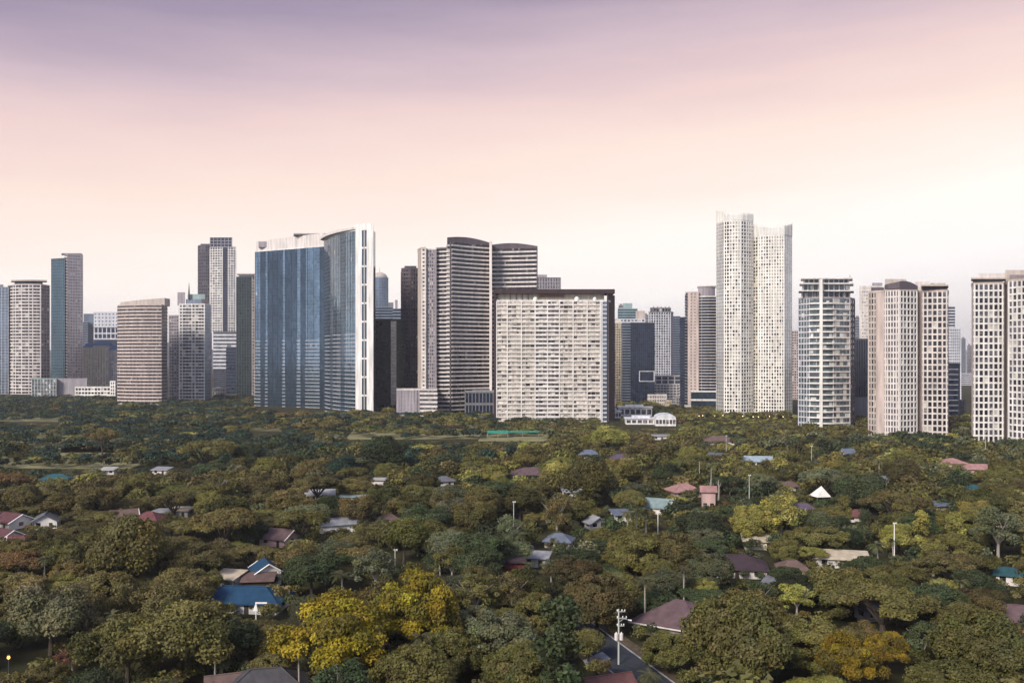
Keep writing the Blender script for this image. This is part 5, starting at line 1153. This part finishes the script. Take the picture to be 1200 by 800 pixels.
def trees():
    for (x0, y0, x1, y1, d) in []: pass
    for o in COL.objects:
        if o.parent is None and o.get('category') in ('house', 'shelter', 'tent', 'building', 'tower', 'apartment block', 'office building'):
            for c in o.children:
                if c.name.split('.')[0] in ('wall', 'roof') and o.get('category') in ('house', 'shelter', 'tent'):
                    HB.append((o.location.x, o.location.y, max(c.dimensions.x, c.dimensions.y)*.36)); break
    grid = {}
    def ok(x, y, r, k=.86):
        cx, cy = int(x//20), int(y//20)
        for i in range(cx-1, cx+2):
            for j in range(cy-1, cy+2):
                for (a, b, q) in grid.get((i, j), ()):
                    if (a-x)**2+(b-y)**2 < (k*(r+q))**2: return False
        return True
    def put(x, y, r): grid.setdefault((int(x//20), int(y//20)), []).append((x, y, r))
    for px, py, rp, kind, cw, lab, zs in SPEC:
        p, sc, D = solve(px, py, rp, kind, zs); r = PROTO[kind][0][2]*sc
        put(p.x, p.y, r); CLEAR.append((px-rp*.5, py-rp*.5, px+rp*.5, py+rp*.25, D)) if (lab and rp > 20) else None
        TREES.append(dict(x=p.x, y=p.y, r=r, sc=sc, kind=kind, cw=cw, label=lab, zs=zs, px=px, py=py, rp=rp, D=D, pri=1))
    for px, py, rp, lab in PALMS:
        p, sc, D = solve(px, py, rp, 'palm'); sc = max(.75, min(1.2, sc)); put(p.x, p.y, 2.5); TREES.append(dict(x=p.x, y=p.y, r=3*sc, sc=sc, kind='palm', cw='olive green' , label=lab, zs=1, px=px, py=py, rp=rp, D=D, pri=1))
        LAND.append((px, py, 'the ' + lab.split(' ')[0] + ' palm' if False else None, D))
    cand = []
    for i in range(60000):
        D = math.sqrt(random.uniform(122**2, 1330**2)); X = random.uniform(-.66, .66)*D
        cand.append((D, X))
    cand.sort(key=lambda c: c[0] + random.uniform(0, 60))
    for D, X in cand:
        px = 600 + X/D*F
        u = random.random()
        left = max(0, min(1, (700-px)/600))
        if u < (.36 if px < 480 else .17): kind = 'umbrella'
        elif u < (.66 if px < 480 else .5): kind = 'round'
        elif u < .84: kind = 'dense'
        elif u < .93: kind = 'loose'
        elif u < .965: kind = 'column'
        else: kind = 'palm'
        r0 = PROTO[kind][0][2]; sc = random.choice((random.uniform(.5, .8), random.uniform(.75, 1.2), random.uniform(.7, 1.15)))
        if kind == 'umbrella': sc *= random.uniform(.8, 1.1)
        if kind == 'palm': sc = random.uniform(.7, 1.0)
        zs = random.uniform(.75, 1.08); r = r0*sc
        zc = PROTO[kind][0][3]*sc*zs; py = YH + (H-zc)/D*F; rp = r/D*F
        # keep towers' own ground free
        if D > 560:
            base = tower_front(px)
            if D + r > base: continue
        gy = YH + H/D*F
        if px < 250 and 474 < gy < 548 and random.random() < .5: continue
        if D > 800 and zs*sc > 1.0: zs = 1.0/sc
        ry = rp*.7 if kind in ('round', 'dense', 'loose') else rp*.45 if kind == 'umbrella' else rp*1.5
        if near_house(X, D, r) or overlaps(px, py, rp, ry, D) or not ok(X, D, r, .68 if D < 420 else .78): continue
        n = math.sin(X*.013+1)*math.cos(D*.011) + random.gauss(0, .75)
        cw = 'olive green'
        if n > .75: cw = 'brownish olive'
        elif n < -.9: cw = 'dark green'
        elif n < -.55: cw = 'greyish green'
        elif random.random() < (.18 if px > 540 else .06): cw = 'yellowish green'
        if px < 620 and D > 420 and random.random() < .5*left+.22: cw = random.choice(('deep bluish green', 'dark green', 'deep bluish green'))
        if px < 420 and D < 420 and random.random() < .4: cw = 'brownish olive'
        put(X, D, r)
        TREES.append(dict(x=X, y=D, r=r, sc=sc, kind=kind, cw=cw, label=None, zs=zs, px=px, py=py, rp=rp, D=D, pri=0))
    # single trees: those that show largest; the rest merges into the far canopy
    vis = [t for t in TREES if -25 < t['px'] < 1225 and t['py'] < 815]
    vis.sort(key=lambda t: -(t['pri']*1000 + t['rp']))
    NI = 330
    single = [t for t in vis if t['kind'] != 'palm'][:NI] + [t for t in vis if t['kind'] == 'palm'][:34]
    ids = set(map(id, single))
    rest = [t for t in TREES if id(t) not in ids]
    label_trees(single)
    for t in single:
        if len(t['label'].split()) > 16: print('LONG', t['label'])
    for t in single:
        c = jit(PAL[t['cw']], .04 if t['kind'] == 'flower' else .14)
        if t['kind'] == 'palm': c = jit((.085, .085, .035))
        grp = {'palm': 'palms between the houses', 'umbrella': 'umbrella trees between the houses'}.get(t['kind'], 'garden trees between the houses')
        if t['kind'] == 'flower': grp = 'flowering trees in the foreground'
        place_tree(t['kind'], t['x'], t['y'], t['sc'], c, t['label'], grp, t['zs'])
    sp = []
    for t in rest:
        k = 'umbrella' if t['kind'] == 'umbrella' else 'round'
        s = t['r']/(9.6 if k == 'umbrella' else 8.0)
        if t['kind'] in ('palm', 'column'): s = .45
        if abs(t['px']-600) < 690: sp.append((t['x'], t['y'], s, k, jit(PAL[t['cw']])))
    far_canopy(sp, 'tree_canopy', 'continuous canopy of far olive and dark green trees between the gardens and the towers')
    # undergrowth: shrubs filling the gaps
    sp = []
    for i in range(5200):
        D = math.sqrt(random.uniform(120**2, 620**2)); X = random.uniform(-.64, .64)*D; s = random.uniform(.16, .36); px = 600+X/D*F; py = YH+(H-6.5*s)/D*F
        if near_house(X, D, 8*s) or overlaps(px, py, 8*s/D*F, 5*s/D*F, D): continue
        sp.append((X, D, s, 'round', jit(PAL[random.choice(('dark green', 'olive green', 'brownish olive', 'greyish green', 'olive green'))])))
    for i in range(420):     # hedges and beds of the planted forecourt
        D = random.uniform(800, 885); X = (random.uniform(808, 934)-600)/F*D; sp.append((X, D, random.uniform(.14, .34), 'round', jit(PAL[random.choice(('yellowish green', 'dark green', 'olive green', 'lime green', 'rusty orange', 'dark green'))])))
    o = far_canopy(sp, 'undergrowth', 'low shrubs and hedges filling the gaps between trees and houses'); o['category'] = 'shrubs'
    print('TREES single', len(single), 'far', len(rest), 'shrubs', len(sp))
TB = []
def tower_front(px):
    d = 1330
    for a, b, D in TB:
        if a - 4 < px < b + 4: d = min(d, D - 6)
    return d
def collect_towers():
    for o in COL.objects:
        if o.parent is None and o.type == 'EMPTY' and o.get('category') in ('tower', 'building', 'office building', 'apartment block'):
            xs, ys = [], []
            for c in o.children:
                if c.type != 'MESH' or not c.name.startswith('wall'): continue
                for v in c.data.vertices:
                    w = v.co + c.location + o.location; xs.append(600 + w.x/w.y*F); ys.append(w.y)
            if xs: TB.append((min(xs), max(xs), min(ys)))
def label_trees(ts):
    towers_l = [(167, 440, 'the squat brown banded tower'), (370, 460, 'the blue glass slab'), (540, 470, 'the huge banded twin wing tower'), (650, 480, 'the ivory slab of flats'), (880, 480, 'the tall white twin towers'),
                (968, 490, 'the white balcony tower'), (1065, 500, 'the punched window tower'), (1170, 505, 'the tower at the right edge'), (33, 445, 'the curved pale grid tower')]
    lands = [(a, b, c) for a, b, c, d in LAND if c] + towers_l
    lands += [(396, 735, 'the biggest golden yellow tree'), (866, 752, 'the largest olive round tree'), (1152, 760, 'the big lower right olive tree'), (996, 772, 'the orange yellow tree'), (934, 700, 'the bright lime tree'), (745, 650, 'the round dark olive tree'), (85, 768, 'the reddish brown bush'), (20, 655, 'the rusty orange tree')]
    buckets = {}
    for t in ts:
        if t['label']: continue
        best = min(lands, key=lambda l: (l[0]-t['px'])**2 + (1.5*(l[1]-t['py']))**2)
        dx, dy = t['px']-best[0], t['py']-best[1]
        rel = ('right of' if dx > 0 else 'left of') if abs(dx) > 1.3*abs(dy) else ('in front of' if dy > 0 else 'behind')
        if rel in ('in front of', 'behind') and abs(dx) > .6*abs(dy): rel = ('front ' if dy > 0 else 'back ') + ('right of' if dx > 0 else 'left of')
        w = SPECIES[t['kind']][1] + ('' if t['kind'] == 'palm' else ' tree')
        cw = '' if t['kind'] == 'palm' else t['cw'] + ' '
        buckets.setdefault((cw, w, rel, best[2]), []).append((math.hypot(dx, dy), t))
    onames = ['', 'second nearest ', 'third nearest ', 'fourth nearest ', 'fifth nearest ', 'sixth nearest ', 'seventh nearest ', 'eighth nearest ', 'ninth nearest ', 'tenth nearest ']
    for (cw, w, rel, ln), l in buckets.items():
        l.sort(key=lambda q: q[0])
        for i, (d, t) in enumerate(l):
            o = onames[min(i, 9)] if len(l) > 1 and i else ('nearest ' if len(l) > 1 else '')
            s_ = (o + cw + w + ' ' + rel + ' ' + ln).strip()
            t['label'] = s_ if len(s_.split()) <= 16 else s_.replace(' in the middle distance', '').replace('flat topped', 'flat')
# small palms in the planted forecourt
def forecourt():
    for px in (818, 826, 835, 846, 858, 871, 884, 897, 910, 922):
        D = 868 + random.uniform(-10, 14); p = P(px+random.uniform(-2, 2), D)
        place_tree('palm', p.x, p.y, random.uniform(.62, .85), jit((.11, .11, .03)), 'small palm in the planted forecourt in front of the tall white twins', 'palms in front of the twin towers')
    for i, px in enumerate((812, 830, 852, 866, 878, 892, 904, 917, 930)):
        D = 872 + random.uniform(-8, 10); p = P(px+random.uniform(-2, 2), D)
        place_tree('dense', p.x, p.y, random.uniform(.32, .5), jit(PAL[('yellowish green', 'dark green', 'lime green')[i % 3]]), ('yellowish', 'dark green', 'lime green')[i % 3] + ' rounded shrub tree in the forecourt of the tall white twins', 'shrub trees in front of the twin towers')
# ------------------------------------------------------------------ LIGHT, SKY, AIR, CAMERA
SUN_EL, SUN_AZ = R(34), R(216)     # azimuth clockwise from +Y (view direction)
def world():
    w = bpy.data.worlds.new('World'); S.world = w; w.use_nodes = True; nt = w.node_tree; nt.nodes.clear()
    out = nt.nodes.new('ShaderNodeOutputWorld'); bg = nt.nodes.new('ShaderNodeBackground'); bg.inputs['Strength'].default_value = .1
    sky = N(nt, 'ShaderNodeTexSky', sky_type='NISHITA'); sky.sun_disc = False; sky.sun_elevation = SUN_EL; sky.sun_rotation = SUN_AZ; sky.altitude = 60; sky.dust_density = 3
    tc = N(nt, 'ShaderNodeTexCoord'); sp = N(nt, 'ShaderNodeSeparateXYZ'); L(nt, tc, 'Generated', sp, 'Vector')
    # slow unevenness of the high haze
    mp = N(nt, 'ShaderNodeMapping'); mp.inputs['Scale'].default_value = (1.6, 1.6, 11); L(nt, tc, 'Generated', mp, 'Vector')
    n1 = N(nt, 'ShaderNodeTexNoise'); n1.inputs['Scale'].default_value = 1.3; n1.inputs['Detail'].default_value = 7; n1.inputs['Roughness'].default_value = .58; L(nt, mp, 'Vector', n1, 'Vector')
    a1 = N(nt, 'ShaderNodeMath', operation='MULTIPLY_ADD'); a1.inputs[1].default_value = .085; a1.inputs[2].default_value = -.0425; L(nt, n1, 'Fac', a1, 0)
    ax = N(nt, 'ShaderNodeMath', operation='MULTIPLY_ADD'); ax.inputs[1].default_value = -.10; L(nt, sp, 'X', ax, 0); L(nt, a1, 'Value', ax, 2)
    az = N(nt, 'ShaderNodeMath', operation='ADD'); L(nt, sp, 'Z', az, 0); L(nt, ax, 'Value', az, 1)
    def ramp(st):
        r = N(nt, 'ShaderNodeValToRGB'); e = r.color_ramp.elements
        for i, (p, c) in enumerate(st):
            q = e[i] if i < 2 else e.new(p)
            q.position = p; q.color = rgba(c)
        L(nt, az, 'Value', r, 'Fac'); return r
    front = ramp([(0, (.66, .62, .615)), (.05, (.79, .745, .725)), (.12, (.82, .74, .685)), (.165, (.77, .645, .575)), (.215, (.735, .585, .515)), (.27, (.635, .475, .455)), (.325, (.46, .355, .40)), (.385, (.265, .215, .295)), (.5, (.20, .18, .29)), (1, (.20, .21, .36))])
    back = ramp([(0, (.44, .45, .52)), (.1, (.52, .56, .68)), (.3, (.42, .48, .66)), (.6, (.30, .34, .50)), (1, (.22, .25, .42))])
    m1 = N(nt, 'ShaderNodeMapRange', interpolation_type='SMOOTHSTEP'); m1.inputs['From Min'].default_value = -.35; m1.inputs['From Max'].default_value = .5; L(nt, sp, 'Y', m1, 'Value')
    mx = N(nt, 'ShaderNodeMix', data_type='RGBA'); L(nt, m1, 'Result', mx, 0); nt.links.new(back.outputs['Color'], mx.inputs[6]); nt.links.new(front.outputs['Color'], mx.inputs[7])
    sc = N(nt, 'ShaderNodeVectorMath', operation='SCALE'); sc.inputs['Scale'].default_value = 10.0; nt.links.new(mx.outputs[2], sc.inputs[0])
    mm = N(nt, 'ShaderNodeMix', data_type='RGBA'); mm.inputs[0].default_value = .04; nt.links.new(sc.outputs['Vector'], mm.inputs[6]); L(nt, sky, 'Color', mm, 7)
    nt.links.new(mm.outputs[2], bg.inputs['Color']); L(nt, bg, 'Background', out, 'Surface')
    l = bpy.data.lights.new('sun', 'SUN'); l.energy = SUN_E; l.angle = R(18); l.color = (1, .91, .82); o = bpy.data.objects.new('sun', l); COL.objects.link(o)
    d = Vector((math.sin(SUN_AZ)*math.cos(SUN_EL), math.cos(SUN_AZ)*math.cos(SUN_EL), math.sin(SUN_EL))); o.rotation_euler = d.to_track_quat('Z', 'Y').to_euler(); o.location = (0, 0, 400)
SUN_E = 3.15
def haze():
    mb = MB(); mb.box(-9050, 9050, -650, 9050, -2, 330); o = mb.build('haze', 'white'); o.data.materials.clear()
    m, nt, out = nt_new('air'); v = N(nt, 'ShaderNodeVolumePrincipled'); v.inputs['Color'].default_value = (.93, .92, .97, 1); v.inputs['Density'].default_value = HAZE; v.inputs['Anisotropy'].default_value = .2
    L(nt, v, 'Volume', out, 'Volume'); o.data.materials.append(m); tag(o, 'thin dusk haze over the city', 'haze', kind='stuff')
HAZE = .00007
EXPO = 0.55
def camera():
    c = bpy.data.cameras.new('camera'); o = bpy.data.objects.new('camera', c); COL.objects.link(o); o.location = (0, 0, H); o.rotation_euler = (R(90), 0, 0)
    c.sensor_width = 36; c.lens = 36*F/1200; c.shift_y = (YH-400)/1200; c.clip_start = 1; c.clip_end = 30000; S.camera = o
T_left(); T_mid(); T_right(); flush_windows(); collect_towers()
houses(); poles(); garden_lamps(); make_protos(); setting(); trees(); forecourt(); world(); camera()
if HAZE > 0: haze()
S.view_settings.view_transform = 'Standard'; S.view_settings.look = 'None'; S.view_settings.gamma = 1; S.view_settings.exposure = EXPO; S.view_settings.use_curve_mapping = False
cy = S.cycles; S.render.engine = 'CYCLES'; cy.max_bounces = 5; cy.diffuse_bounces = 2; cy.glossy_bounces = 3; cy.transmission_bounces = 2; cy.volume_bounces = 0; cy.use_denoising = True
try: cy.denoiser = 'OPENIMAGEDENOISE'
except Exception: pass
cy.use_adaptive_sampling = True; cy.adaptive_threshold = .02; cy.sample_clamp_indirect = 4
